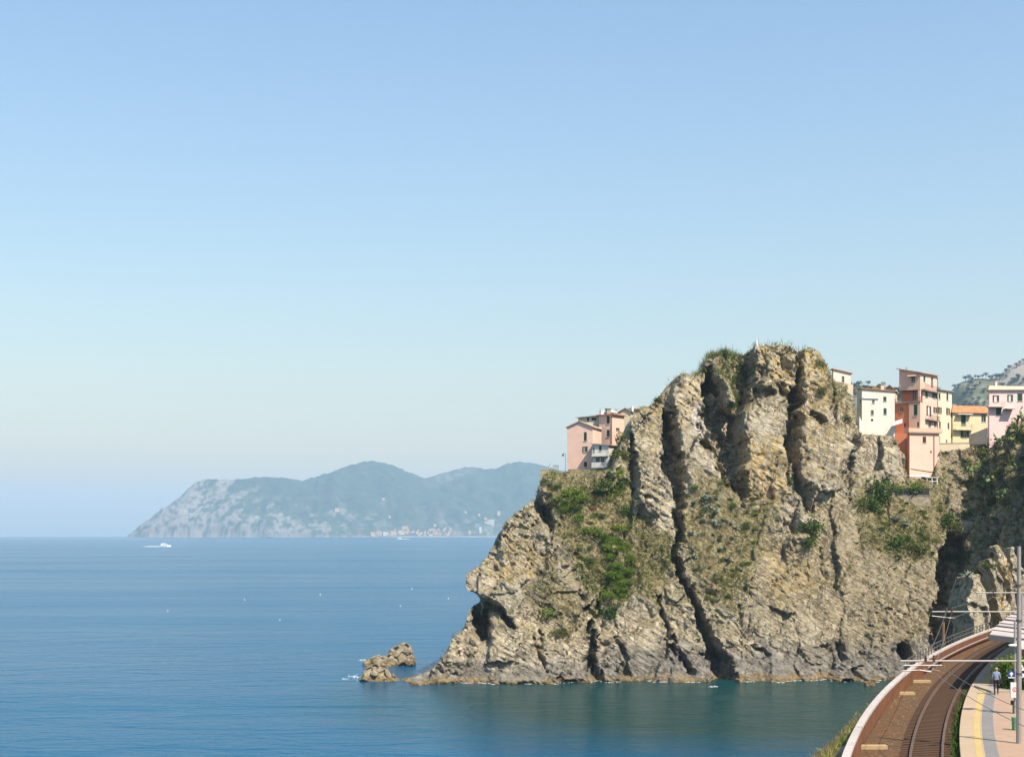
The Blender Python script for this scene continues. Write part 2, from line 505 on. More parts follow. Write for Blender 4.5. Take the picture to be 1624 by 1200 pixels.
cw = np.c_[(CTRL[:, 0] - CX) / FPX * CTRL[:, 2], CAMH - (CTRL[:, 1] - CY) / FPX * CTRL[:, 2]]
Yb_xz = TPS(cw / 10, CTRL[:, 2])

RX0, RX1, RZ0, RZ1, RR = -24.0, 104.0, -3.0, 66.0, 0.125
rx = np.arange(RX0, RX1, RR); rz = np.arange(RZ0, RZ1, RR)
GX, GZ = np.meshgrid(rx, rz, indexing='ij')
F = Yb_xz(GX / 10, GZ / 10)
# ragged coordinates for every feature
WXn = GX + 1.0 * fb2(GX * 0.35, GZ * 0.35, 3, 1) + 0.35 * fb2(GX * 1.4, GZ * 1.4, 3, 2)
WZn = GZ + 1.0 * fb2(GX * 0.35 + 40, GZ * 0.35, 3, 3) + 0.35 * fb2(GX * 1.4 + 40, GZ * 1.4, 3, 4)

_c1 = worley((WXn * .85 + WZn * .53) / 2.6, (-WXn * .53 + WZn * .85) / 1.9, 5); _c2 = worley((WXn * .85 + WZn * .53) / 1.1, (-WXn * .53 + WZn * .85) / .8, 6)
WXb = GX + 0.6 * fb2(GX * 0.35, GZ * 0.35, 3, 1) + .5 * _c1[2] + .25 * _c2[2]
WZb = GZ + 0.6 * fb2(GX * 0.35 + 40, GZ * 0.35, 3, 3) + .5 * _c1[3] + .25 * _c2[3]
CELLK = 0.85 + 0.14 * _c1[2] + 0.06 * _c2[3]
def mask_poly(pts, soft=1.0, X=None, Z=None):
    return sstep(-soft, soft, poly_sd(WXn if X is None else X, WZn if Z is None else Z, W2(pts)))
# soil and plant cover (also softens the rock relief)
VEG = np.zeros_like(F); DIRT = np.zeros_like(F); OCH = np.zeros_like(F); PALE = np.zeros_like(F)
def addm(A, pts, amt=1.0, soft=1.2): np.maximum(A, amt * mask_poly(pts, soft), out=A)
addm(VEG, [(860, 748), (1000, 748), (1008, 800), (1030, 830), (1060, 850), (1065, 900), (1040, 960), (1010, 930), (985, 965), (940, 960), (900, 880), (880, 820), (862, 790)], 0.95, 1.5)
addm(VEG, [(1100, 750), (1160, 770), (1180, 800), (1230, 800), (1225, 850), (1190, 900), (1170, 980), (1120, 960), (1090, 900), (1078, 840)], 0.9, 2.0)
addm(VEG, [(1130, 560), (1190, 552), (1195, 580), (1175, 640), (1160, 660), (1150, 610), (1130, 590)], 0.8, 0.8)
addm(VEG, [(1350, 770), (1440, 760), (1500, 760), (1510, 830), (1490, 880), (1420, 890), (1370, 860)], 0.85, 2.0)
addm(VEG, [(1280, 555), (1310, 565), (1345, 630), (1355, 680), (1325, 660), (1300, 620)], 0.55, 1.0)
addm(VEG, [(870, 900), (905, 940), (925, 1005), (900, 1010), (865, 985), (845, 945)], 0.6, 1.5)
addm(DIRT, [(1300, 800), (1480, 790), (1500, 1000), (1420, 1060), (1330, 1040), (1290, 990), (1270, 900)], 0.85, 3.0)
addm(DIRT, [(1180, 870), (1300, 850), (1310, 990), (1200, 1000)], 0.6, 3.0)
addm(DIRT, [(840, 860), (900, 850), (930, 940), (880, 1000), (830, 960)], 0.45, 2.0)
addm(DIRT, [(1010, 820), (1065, 860), (1060, 950), (1010, 940)], 0.7, 2.0)
addm(DIRT, [(1490, 705), (1560, 705), (1560, 830), (1490, 830)], 0.9, 2.0)
addm(OCH, [(1176, 690), (1245, 700), (1240, 800), (1176, 800)], 0.9, 1.0)
addm(OCH, [(1196, 546), (1300, 555), (1320, 640), (1262, 640), (1200, 575)], 0.7, 1.0)
addm(OCH, [(1262, 640), (1350, 640), (1330, 760), (1262, 760)], 0.4, 1.0)
addm(OCH, [(1020, 640), (1110, 600), (1110, 650), (1030, 720)], 0.45, 1.0)
addm(OCH, [(800, 840), (870, 880), (850, 920), (780, 920)], 0.5, 1.0)
addm(OCH, [(1200, 880), (1300, 830), (1300, 930), (1230, 960)], 0.45, 1.5)
addm(PALE, [(1094, 640), (1112, 645), (1119, 685), (1108, 692), (1095, 672)], 0.75, 0.5)
SOFT = np.clip(np.maximum(0.75 * VEG, 0.6 * DIRT), 0, 1)

FLAT = np.zeros_like(F)
for q_ in ([(1180, 640), (1246, 640), (1246, 800), (1180, 800)], [(1266, 640), (1350, 640), (1355, 720), (1330, 800), (1268, 800)], [(1350, 690), (1440, 690), (1430, 770), (1345, 800)], [(745, 900), (860, 860), (860, 930), (800, 970)], [(775, 985), (930, 985), (930, 1080), (775, 1080)],
           [(1000, 960), (1090, 990), (1090, 1070), (1000, 1070)], [(1065, 690), (1110, 700), (1140, 780), (1085, 800)], [(1150, 930), (1300, 940), (1300, 1030), (1160, 1030)], [(1005, 690), (1045, 690), (1055, 790), (1010, 790)], [(880, 850), (930, 950), (870, 960)]): addm(FLAT, q_, 1.0, 1.5)
ROUGH = 0.55 + 0.85 * sstep(-0.15, 0.35, fb2(GX * 0.09 + 30, GZ * 0.09, 3, 3))
# bedding and jointing: rotated cells at three sizes, each cell a tilted block
def blocks(size, sx, sz, ang, amp, tilt, seed, crack):
    global F
    a = R(ang); ca, sa = math.cos(a), math.sin(a)
    U = (WXn * ca + WZn * sa) / (size * sx); V = (-WXn * sa + WZn * ca) / (size * sz)
    f1, f2, ra, rb, dx, dy = worley(U, V, seed)
    k = (1 - 0.7 * SOFT) * (1 - 0.40 * FLAT * (size < 6)) * (ROUGH if size < 6 else 1.0)
    F += k * amp * ra + k * tilt * (dx * ra * 1.3 + dy * rb * 1.3 - 0.5 * dy)
    F += k * crack * (1 - sstep(0.0, 0.13, f2 - f1))
blocks(10.0, 0.8, 1.4, -14, 0.40, 1.9, 1, 0.15)
blocks(5.0, 0.9, 1.5, -24, 0.45, 1.9, 2, 0.3)
blocks(2.6, 2.3, 0.75, -33, 0.20, 0.50, 3, 0.22)
blocks(1.25, 2.2, 0.7, -31, 0.11, 0.26, 4, 0.12)
blocks(1.6, 0.6, 1.9, -8, 0.10, 0.22, 7, 0.16)
# bedding ledges dipping to the right
bedc = (GZ * math.cos(R(31)) + GX * math.sin(R(31))) / 1.5 + 2.2 * fb2(GX * 0.12, GZ * 0.12, 4, 5)
saw = bedc - np.floor(bedc)
bm_ = sstep(0.1, 0.5, fb2(GX * 0.07 + 9, GZ * 0.07, 3, 6) + 0.25) * (1 - SOFT)
F += bm_ * (0.12 + 0.30 * sstep(-.2, .4, fb2(GX * 0.2, GZ * 0.2, 3, 2))) * (np.minimum(saw * 1.15, (1 - saw) * 6) - 0.4)
F += (0.20 + 0.30 * SOFT) * fb2(GX * 0.7, GZ * 0.7, 5, 7)

def slab(pts, out, edge=0.35, fade=0):
    global F
    q = W2(pts); k = 1.0
    if fade: k = np.clip((WZn - q[:, 1].min()) / (fade * 0.115), 0, 1)
    if out < 0: k = k * CELLK * 1.2
    F -= out * k * sstep(-edge, edge, poly_sd(WXb, WZb, q))
def gully(pts, w, depth, pw=0.7):
    global F
    q = W2(pts); w = [k * 0.115 for k in w]
    d, ww = seg_dist(WXb, WZb, q, w)
    F += depth * CELLK * np.clip(1.12 - d / np.maximum(ww, 0.05), 0, 1) ** pw
slab([(1197, 540), (1257, 540), (1263, 590), (1256, 640), (1247, 680), (1245, 720), (1247, 780), (1236, 806), (1180, 802), (1176, 740), (1173, 690), (1177, 650), (1187, 630), (1191, 590)], 3.6, 0.35, 90)
slab([(1112, 600), (1126, 585), (1150, 640), (1174, 660), (1178, 792), (1166, 778), (1150, 735), (1133, 705), (1118, 675)], -8, 0.5)
slab([(1118, 560), (1137, 555), (1156, 560), (1150, 600), (1166, 650), (1160, 690), (1140, 665), (1122, 640), (1111, 610)], 2.2)
slab([(1163, 555), (1192, 548), (1190, 600), (1186, 640), (1172, 660), (1162, 640)], -5.0, 0.5)
slab([(1271, 540), (1302, 545), (1322, 600), (1352, 640), (1360, 690), (1332, 765), (1300, 795), (1270, 785), (1264, 740), (1268, 690), (1267, 640)], 2.6, 0.35, 80)
gully([(1268, 552), (1262, 600), (1257, 640), (1254, 680), (1253, 712), (1256, 735)], [3, 5, 8, 12, 15, 5], 8.0, 0.5)
gully([(1258, 740), (1266, 765), (1276, 790), (1282, 812)], [6, 9, 9, 6], 5.5, .5)
slab([(1046, 648), (1063, 655), (1063, 690), (1081, 720), (1081, 790), (1086, 860), (1075, 860), (1069, 800), (1058, 745), (1047, 695)], -6.5, 0.4)
slab([(1066, 590), (1110, 588), (1118, 640), (1108, 690), (1128, 720), (1164, 785), (1168, 805), (1102, 805), (1088, 760), (1072, 690), (1064, 650)], 2.6, 0.5, 90)
slab([(1112, 640), (1120, 690), (1145, 728), (1162, 780), (1150, 770), (1128, 726), (1108, 700), (1104, 670)], -5, 0.4)
slab([(1196, 596), (1215, 602), (1222, 616), (1205, 618), (1190, 606)], 1.6, 0.3)
slab([(1192, 612), (1226, 622), (1222, 634), (1196, 630)], -3.0, 0.3)
slab([(1232, 610), (1250, 620), (1252, 640), (1240, 640)], -3, 0.3)
slab([(1280, 655), (1302, 665), (1312, 675), (1295, 676)], -3.4, 0.3)
slab([(1116, 580), (1135, 600), (1146, 616), (1140, 622), (1120, 612)], -4.0, 0.3)
slab([(995, 660), (1046, 650), (1048, 700), (1056, 780), (1066, 830), (1015, 812), (1003, 760)], 1.8, 0.5, 90)
gully([(1001, 690), (1003, 730), (1006, 765), (1012, 792)], [3, 6, 6, 3], 5.0, 0.4)
gully([(1072, 860), (1071, 890), (1085, 922), (1100, 960), (1112, 985), (1125, 1020), (1140, 1052), (1146, 1076)], [4, 6, 5, 6, 8, 12, 18, 22], 8.5, 0.5)
gully([(1040, 930), (1050, 980), (1074, 1035), (1090, 1062)], [2, 3, 4, 11], 4, .6)
gully([(962, 912), (947, 960), (937, 1000), (936, 1040), (944, 1076)], [2, 3, 4, 9, 11], 5.0, 0.6)
gully([(752, 944), (768, 957), (795, 972), (811, 998)], [7, 9, 8, 4], 6.0, .5)
slab([(752, 948), (766, 962), (777, 1000), (773, 1058), (760, 1054), (755, 1000), (747, 970)], -9.0, 0.5)
slab([(720, 905), (790, 905), (832, 900), (834, 940), (815, 992), (798, 968), (762, 950), (735, 935)], 2.0, 0.4)
slab([(778, 985), (815, 990), (850, 1000), (860, 1080), (775, 1080)], 1.6, 0.5)
gully([(853, 782), (859, 800), (868, 822), (877, 842)], [6, 9, 8, 4], 6.0, .5)
gully([(860, 860), (858, 910)], [4, 4], 1.2)
gully([(853, 1005), (858, 1030), (870, 1062)], [3, 4, 3], 2.0)
gully([(918, 940), (930, 965), (936, 985)], [4, 6, 3], 2.5)
slab([(862, 1010), (930, 1030), (925, 1075), (860, 1075)], 1.2, 0.4)
gully([(975, 1010), (992, 1045), (996, 1075)], [4, 6, 6], 2.2)
gully([(1172, 960), (1176, 1000), (1178, 1030)], [3, 4, 3], 1.4)
gully([(1198, 1030), (1215, 1040)], [5, 4], 2.0); gully([(1330, 1030), (1345, 1055), (1362, 1066)], [6, 8, 5], 2.2)
gully([(1268, 1040), (1300, 1060)], [6, 6], 1.6)
gully([(1302, 870), (1306, 930)], [3, 3], 1.2)
gully([(1338, 740), (1341, 775), (1345, 800)], [2, 3, 2], 1.4)
slab([(1352, 686), (1428, 686), (1426, 720), (1440, 790), (1350, 790)], 2.2, 0.5, 70)
slab([(1478, 1040), (1486, 940), (1500, 880), (1512, 850), (1600, 850), (1600, 1040)], -13, 0.8)
d_, _ = seg_dist(GX, GZ, W2([(1435, 1030), (1437, 1040)])); F += 9 * (1 - sstep(0.7, 1.35, d_))           # sea cave
# grey shelf at the sea
F -= 2.2 * sstep(4.5, 0.5, GZ + 1.4 * fb2(GX * 0.3, GZ * 0.3, 3, 2)) * sstep(30, 42, GX)
F -= 1.5 * sstep(1.3, 0.2, GZ + 0.5 * fb2(GX * 0.4, GZ * 0.1, 3, 3))

# skyline of the rock
SKY = [(640, 1110), (652, 1078), (664, 1069), (682, 1061), (694, 1050), (705, 1034), (718, 1013), (734, 997), (739, 905), (757, 895), (772, 878), (785, 845), (798, 829), (815, 811), (836, 793), (850, 765), (856, 752), (866, 748), (970, 748), (980, 712), (995, 676), (1004, 660), (1018, 647), (1032, 641), (1045, 629), (1055, 619), (1066, 602), (1076, 597), (1092, 598), (1112, 594), (1118, 574), (1130, 564), (1148, 560), (1166, 556), (1186, 556), (1195, 549), (1210, 548), (1230, 549), (1250, 551), (1257, 560), (1266, 560), (1276, 552), (1298, 558), (1304, 572), (1312, 580), (1320, 606), (1334, 612), (1345, 618), (1349, 640), (1361, 689), (1400, 689), (1419, 692), (1422, 710), (1438, 722), (1443, 757), (1488, 759), (1494, 712), (1540, 711), (1560, 702), (1640, 690)]
sk = np.array(SKY, float); skY = Yb(sk[:, 0], np.minimum(sk[:, 1], 1080))
skx = (sk[:, 0] - CX) / FPX * skY; skz = CAMH - (sk[:, 1] - CY) / FPX * skY
o_ = np.argsort(skx); skx, skz, skY = skx[o_], skz[o_], skY[o_]
LEFT = [(640, 1100), (652, 1078), (660, 1067), (693, 1056), (704, 1036), (716, 1014), (734, 1000), (744, 985), (747, 966), (753, 955), (750, 943), (741, 930), (737, 916), (742, 909), (757, 898), (771, 880), (777, 864), (786, 845), (798, 829), (815, 811), (836, 793), (850, 765), (857, 748), (880, 600), (900, 500)]
lf = np.array(LEFT, float)[::-1]
lfx = (lf[:, 0] - CX) / FPX * 264; lfz = CAMH - (lf[:, 1] - CY) / FPX * 264

H = 0.27
gx = np.arange(-23, 98, H); gy = np.arange(242, 318, H); gz = np.arange(-2.6, 64.5, H)
Fi = F[np.clip(((gx - RX0) / RR).astype(int), 0, len(rx) - 1)][:, np.clip(((gz - RZ0) / RR).astype(int), 0, len(rz) - 1)]
Tx = np.interp(gx, skx, skz) + 0.45 * fb2(gx * 0.9, gx * 0, 3, 1) * np.interp(gx, [55, 60, 82, 84], [1, .3, .3, 1])
slp = np.interp(gx, [-20, 5, 6, 20, 22, 58, 60, 100], [.15, .1, 0.01, 0.01, .12, .12, .01, .01])
Txy = Tx[:, None] - slp[:, None] * np.maximum(0, gy[None] - np.interp(gx, skx, skY)[:, None] - 2) + 0.5 * fb2(gx[:, None] * 0.5 + 0 * gy[None], gy[None] * 0.5 + 0 * gx[:, None], 4, 5)
Lz = np.interp(gz, lfz[::-1], lfx[::-1]) if lfz[0] > lfz[-1] else np.interp(gz, lfz, lfx)
Lyz = Lz[None] + 0.10 * (gy[:, None] - 264) + 0.5 * fb2(gy[:, None] * 0.35 + 0 * gz[None], gz[None] * 0.35 + 0 * gy[:, None], 4, 6)
G = np.maximum(np.float32(Fi)[:, None, :] - np.float32(gy)[None, :, None], (np.float32(gz)[None, None, :] - np.float32(Txy)[:, :, None]))
G = np.maximum(G, np.float32(Lyz)[None] - np.float32(gx)[:, None, None])
# the low rock spit that runs out to the left at sea level
spt = W2([(668, 1072), (700, 1062), (745, 1050), (790, 1060)])
sd_, sw_ = seg_dist(*np.meshgrid(gx, gy, indexing='ij'), np.c_[spt[:, 0], [257, 259, 260, 259]], [1.2, 3.0, 4.5, 4.5])
spz = np.interp(gx, [spt[0, 0] - 1, spt[1, 0], spt[2, 0], spt[3, 0]], [0.3, 1.8, 6.5, 7.0])
top = spz[:, None] * np.clip(1 - (sd_ / (sw_ + 2.0)) ** 2, -9, 1) + 0.9 * fb2(*[q * 0.55 for q in np.meshgrid(gx, gy, indexing='ij')], 4, 2)
G = np.minimum(G, 0.6 * (np.float32(gz)[None, None, :] - np.float32(top)[:, :, None]) + 0 * G)
for q in (0, -1): G[q] = 1; G[:, q] = 1; G[:, :, q] = 1
CV, CF = surface_nets(G, (gx[0], gy[0], gz[0]), H)
del G
def samp(A, V):
    return A[np.clip(((V[:, 0] - RX0) / RR).astype(int), 0, len(rx) - 1), np.clip(((V[:, 2] - RZ0) / RR).astype(int), 0, len(rz) - 1)]
def vnormals(V, F_):
    n = np.zeros_like(V)
    fn = np.cross(V[F_[:, 2]] - V[F_[:, 0]], V[F_[:, 3]] - V[F_[:, 1]])
    for k in range(4): np.add.at(n, F_[:, k], fn)
    return n / (np.linalg.norm(n, axis=1, keepdims=True) + 1e-9)
NV = vnormals(CV, CF)
CV = CV + NV * (0.09 * fb3(CV[:, 0] * 1.1, CV[:, 1] * 1.1, CV[:, 2] * 1.1, 3, 1) + 0.06 * fb3(CV[:, 0] * 3.1, CV[:, 1] * 3.1, CV[:, 2] * 3.1, 2, 2))[:, None]
NV = vnormals(CV, CF)
mk = np.c_[np.clip(samp(VEG, CV) * sstep(-0.35, 0.15, NV[:, 2]) + 0.8 * sstep(0.45, 0.75, NV[:, 2]) * sstep(4, 9, CV[:, 2]), 0, 1), samp(OCH, CV), samp(DIRT, CV)]
zz = CV[:, 2] + 0.8 * fb3(CV[:, 0] * 0.35, CV[:, 1] * 0.35, CV[:, 2] * 0.35, 3, 3)
grey = 0.85 * sstep(7.5, 2.0, zz - np.interp(CV[:, 0], [-20, 12, 20, 45, 70], [-4, -2, 3, 1, 2]) * 0.5)
alg = 0.9 * sstep(1.2, 0.3, CV[:, 2] + 0.9 * fb3(CV[:, 0] * 0.5, CV[:, 1] * 0.5, CV[:, 2], 3, 1))
mk2 = np.c_[grey, alg, samp(PALE, CV)]
cliff = tag(np_mesh('cliff', CV, CF, M_ROCK, False, {'mask': mk, 'mask2': mk2}), 'tall weathered tan rock headland dropping into the sea', None, None, 'structure')
BV = BVHTree.FromPolygons([tuple(p) for p in CV], [tuple(f) for f in CF])
def hit(px, py):
    d = Vector(((px - CX) / FPX, 1.0, -(py - CY) / FPX)).normalized()
    l, n, i, _ = BV.ray_cast(Vector((0, 0, CAMH)), d, 600)
    return l, n
print('cliff', len(CV), len(CF))
# ------------------------------------------------------------------ sea: a disc with the earth's curvature
RE = 6371000.0
def drop(Y): return Y * Y / (2 * RE)
rr = np.r_[0.0, np.geomspace(20, 22500, 70)]
NS = 256
th = np.linspace(0, 2 * math.pi, NS, endpoint=False)
V = np.array([(r * math.cos(a), r * math.sin(a), -drop(r)) for r in rr[1:] for a in th])
V = np.vstack([V, [[0, 0, 0]]])
Fq = [(i * NS + k, i * NS + (k + 1) % NS, (i + 1) * NS + (k + 1) % NS, (i + 1) * NS + k) for i in range(len(rr) - 2) for k in range(NS)]
Fq += [(len(V) - 1, k, (k + 1) % NS, (k + 1) % NS) for k in range(0)]
sea = tag(np_mesh('sea', V, np.array(Fq), M_SEA), 'calm blue sea reaching to the hazy horizon', None, None, 'structure')

# ------------------------------------------------------------------ near cliff beside the railway (faces left, in its own shade)
A_ = np.array([84.0, 305.0]); B_ = np.array([95.5, 259.0])
UL = np.linalg.norm(B_ - A_); dU = (B_ - A_) / UL; nU = np.array([dU[1], -dU[0]])
if nU[0] > 0: nU = -nU
def near_u(px):
    k = (px - CX) / FPX
    return (k * A_[1] - A_[0]) / (dU[0] - k * dU[1])
uu = np.arange(-8, UL + 8, 0.2); nz_ = np.arange(6, 56, 0.2)
NU, NZ = np.meshgrid(uu, nz_, indexing='ij')
wu = NU + 1.2 * fb2(NU * 0.3, NZ * 0.3, 3, 3) + 0.4 * fb2(NU * 1.3, NZ * 1.3, 3, 4)
wz = NZ + 1.2 * fb2(NU * 0.3 + 50, NZ * 0.3, 3, 5) + 0.4 * fb2(NU * 1.3 + 50, NZ * 1.3, 3, 6)
FN = 2.6 - 0.16 * (NZ - 15) - 0.25 * np.maximum(NZ - 34, 0) + 0 * NU
saw1 = (wu + 0.42 * wz) / 10.5 + 0.25; fr = saw1 - np.floor(saw1)
FN += (1.6 + 3.4 * sstep(31, 22, NZ)) * (np.minimum(fr * 1.12, (1 - fr) * 9) - 0.45)
saw2 = (wu + 0.15 * wz) / 4.1; f2_ = saw2 - np.floor(saw2)
FN += 1.7 * (np.minimum(f2_ * 1.2, (1 - f2_) * 5) - 0.45)
f1, f2, ra, rb, dx, dy = worley(wu / 3.0, wz / 5.0, 2)
FN += 1.1 * ra + 1.0 * (dx * ra + dy * rb)
f1, f2, ra, rb, dx, dy = worley(wu / 1.2, wz / 2.2, 4)
FN += 0.45 * ra + 0.4 * (dx * ra + dy * rb) - 0.3 * (1 - sstep(0, .12, f2 - f1))
FN += 0.5 * fb2(NU * 0.6, NZ * 0.6, 4, 1)
tops = [(1470, 1000), (1485, 960), (1500, 900), (1512, 840), (1526, 790), (1540, 748), (1556, 716), (1568, 676), (1590, 668), (1606, 658), (1630, 640), (1700, 620)]
tu = np.array([near_u(p[0]) for p in tops]); tY = A_[1] + tu * dU[1]
tz = CAMH - (np.array([p[1] for p in tops]) - CY) / FPX * tY
hh = np.arange(-18, 9, 0.34); gu = np.arange(-6, UL + 3, 0.34); gzz = np.arange(8, 54, 0.34)
Fi = FN[np.clip(((gu + 8) / 0.2).astype(int), 0, len(uu) - 1)][:, np.clip(((gzz - 6) / 0.2).astype(int), 0, len(nz_) - 1)]
Tt = np.interp(gu, tu, tz)[:, None] + 0.10 * (-hh[None] + 2) * 1.0 + 0.9 * fb2(gu[:, None] * 0.4 + 0 * hh[None], hh[None] * 0.4 + 0 * gu[:, None], 4, 2)
G = np.maximum(np.float32(hh)[None, :, None] - np.float32(Fi)[:, None, :], np.float32(gzz)[None, None, :] - np.float32(Tt)[:, :, None])
for q in (0, -1): G[q] = 1; G[:, q] = 1; G[:, :, q] = 1
V, Fq = surface_nets(G, (gu[0], hh[0], gzz[0]), 0.34)
mzv = V.copy()
xy = A_[None] + V[:, :1] * dU[None] + V[:, 1:2] * nU[None]
V = np.c_[xy, V[:, 2]]
NV2 = vnormals(V, Fq)
c0 = V.mean(0)
# make sure faces look outward
if ((NV2 * np.c_[np.tile(nU, (len(V), 1)), np.zeros(len(V))])[mzv[:, 1] > 1].sum(1)).mean() < 0:
    Fq = Fq[:, ::-1]; NV2 = -NV2
V = V + NV2 * (0.25 * fb3(V[:, 0] * 1.0, V[:, 1] * 1.0, V[:, 2] * 1.0, 3, 1) + 0.1 * fb3(V[:, 0] * 3, V[:, 1] * 3, V[:, 2] * 3, 2, 2))[:, None]
NV2 = vnormals(V, Fq)
vg = np.clip(0.75 * sstep(0.1, 0.6, NV2[:, 2]) + 0.3 * sstep(27, 33, V[:, 2] + 3 * fb3(V[:, 0] * .3, V[:, 1] * .3, V[:, 2] * .3, 3, 2)), 0, 1)
mk = np.c_[vg, 0.5 * sstep(0, .4, fb3(V[:, 0] * .2, V[:, 1] * .2, V[:, 2] * .2, 3, 1)), 0.35 + 0 * vg]
near_cliff = tag(np_mesh('near_cliff', V, Fq, M_ROCK, False, {'mask': mk, 'mask2': np.zeros((len(V), 3))}), 'shaded rock wall with leaning slabs rising behind the railway', None, None, 'structure')
BVN = BVHTree.FromPolygons([tuple(p) for p in V], [tuple(f) for f in Fq])
NCV, NCF = V, Fq
# leaning slabs in front of it, just behind the railway
SLABS = [(216, [(1530, 950), (1548, 915), (1562, 913), (1570, 940), (1573, 991), (1576, 1035), (1535, 1035), (1540, 985)], .5),
         (222, [(1569, 886), (1577, 884), (1598, 923), (1608, 969), (1616, 1035), (1588, 1035), (1588, 982), (1580, 936)], .5),
         (228, [(1582, 864), (1589, 862), (1602, 890), (1612, 930), (1622, 985), (1626, 1035), (1606, 1035), (1604, 950), (1597, 912), (1586, 879)], .5),
         (232, [(1604, 872), (1612, 868), (1640, 930), (1650, 1035), (1620, 1035), (1616, 940)], .5)]
sx_ = np.arange(55, 86, .26); sy_ = np.arange(188, 252, .26); sz_ = np.arange(7, 27, .26)
S3 = np.full((len(sx_), len(sy_), len(sz_)), 1.0, np.float32)
XX, ZZ = np.meshgrid(sx_, sz_, indexing='ij')
wx_ = XX + .5 * fb2(XX * .5, ZZ * .5, 3, 1) + .2 * fb2(XX * 2, ZZ * 2, 2, 3); wz_ = ZZ + .6 * fb2(XX * .5 + 9, ZZ * .5, 3, 2)
for k_, (ys, pl_, tl) in enumerate(SLABS):
    q = np.array([P(a, b_, ys)[[0, 2]] for a, b_ in pl_]); sd_ = poly_sd(wx_, wz_, q)
    f1, f2, ra, rb, dx, dy = worley(wx_ / 1.6, wz_ / 3.2, k_)
    fr_ = ys + tl * (wx_ - q[:, 0].mean()) + .25 * (wz_ - 14) + .5 * ra + .5 * (dx * ra + dy * rb) + .3 * fb2(XX * .8, ZZ * .8, 4, k_)
    body_ = np.maximum(-sd_[:, None, :] + .07 * np.maximum(sy_[None, :, None] - fr_[:, None, :], 0), np.maximum(fr_[:, None, :] - sy_[None, :, None], sy_[None, :, None] - (ys + 12)))
    S3 = np.minimum(S3, body_.astype(np.float32))
for q in (0, -1): S3[q] = 1; S3[:, q] = 1; S3[:, :, q] = 1
SV, SF = surface_nets(S3, (sx_[0], sy_[0], sz_[0]), .26); del S3
SN = vnormals(SV, SF); SV = SV + SN * (.16 * fb3(SV[:, 0] * 1.4, SV[:, 1] * 1.4, SV[:, 2] * 1.4, 3, 1))[:, None]
o_ = .7 * sstep(.0, .4, fb3(SV[:, 0] * .3, SV[:, 1] * .3, SV[:, 2] * .3, 3, 2))
tag(np_mesh('rock_outcrop', SV, SF, M_ROCK, False, {'mask': np.c_[.3 * sstep(.3, .8, SN[:, 2]), o_, .15 + 0 * o_], 'mask2': np.zeros((len(SV), 3))}), 'leaning pale rock slabs standing behind the railway', None, None, 'structure')
BVS = BVHTree.FromPolygons([tuple(p) for p in SV], [tuple(f) for f in SF])
def hit_any(px, py):
    d = Vector(((px - CX) / FPX, 1.0, -(py - CY) / FPX)).normalized()
    o = Vector((0, 0, CAMH))
    best = None
    for b in (BV, BVN, BVS):
        l, n, i, q = b.ray_cast(o, d, 900)
        if l is not None and (best is None or q < best[2]): best = (l, n, q)
    return (best[0], best[1]) if best else (None, None)

# ------------------------------------------------------------------ far headland, 9 km off
def mat_far(name, forest, forest2, rock):
    t = NT(name)
    v = t.coord('Object')
    m = t.n('ShaderNodeAttribute', attribute_name='rock').outputs['Fac']
    f = t.ramp(t.noise(v, 0.012, 5, 0.7), [(0.35, forest), (0.65, forest2)])
    r = t.ramp(t.noise(v, 0.02, 5, 0.7), [(0.3, tuple(c * 0.65 for c in rock)), (0.7, rock)])
    c = t.mix(m, f, r)
    t.bsdf(Base_Color=c, Roughness=0.95, Specular_IOR_Level=0.1)
    return t.mat
M_FAR = mat_far('far_headland', (0.012, 0.032, 0.020), (0.040, 0.070, 0.036), (0.30, 0.265, 0.245))
HS = [(140, 905), (205, 890), (213, 855), (222, 843), (230, 834), (242, 828), (254, 818), (268, 803), (285, 790), (300, 775), (316, 763), (326, 759), (350, 761), (385, 759), (420, 756), (452, 757), (480, 762), (500, 757), (522, 750), (548, 739), (570, 732), (590, 730), (610, 733), (636, 743), (660, 753), (674, 757), (694, 751), (722, 742), (748, 739), (768, 742), (786, 743), (806, 733), (826, 730), (846, 732), (862, 737), (900, 748), (960, 742), (1050, 760), (1200, 770)]
hs = np.array(HS, float)
Y0, YR = 9000.0, 10150.0
fx = np.arange(-2560, 1900, 9.0); fd = np.r_[np.arange(-60, 200, 7.0), np.arange(200, 1600, 11.0), np.arange(1600, 2800, 60)]
FX, FD = np.meshgrid(fx, fd, indexing='ij')
# ridge height by x at the ridge's own distance
rdist = np.interp(fx, [-2500, -1900, -1300, -600, 200, 1800], [150, 500, 850, 1200, 1250, 1250])
hpx = CX + FPX * fx / (Y0 + rdist)
Hr = (CY - np.interp(hpx, hs[:, 0], hs[:, 1])) / FPX * (Y0 + rdist) + CAMH + drop(Y0 + rdist)
Hr = np.maximum(Hr, -60)
coast = 70 * fb2(fx * 0.004, fx * 0, 4, 3) + np.interp(fx, [-2560, -2300, -1500, -600, 0, 600], [60, 0, -30, 60, 130, 60])
s = np.clip((FD - coast[:, None]) / (rdist[:, None] - coast[:, None] * 0), -0.2, 3)
steep = np.interp(fx, [-2560, -1500, -900, 0, 600], [0.42, 0.5, 0.75, 1.15, 0.9])[:, None]
prof = np.where(s < 1, np.sign(s) * np.abs(s) ** steep * (1 + 0 * s), 1 - 0.35 * (s - 1))
ridg = 1 - np.abs(fb2(FX * 0.0035 + 0.0012 * FD, FD * 0.0013, 5, 2)) * 2
Z = Hr[:, None] * prof
amp = np.sin(np.clip(s, 0, 1) * math.pi)
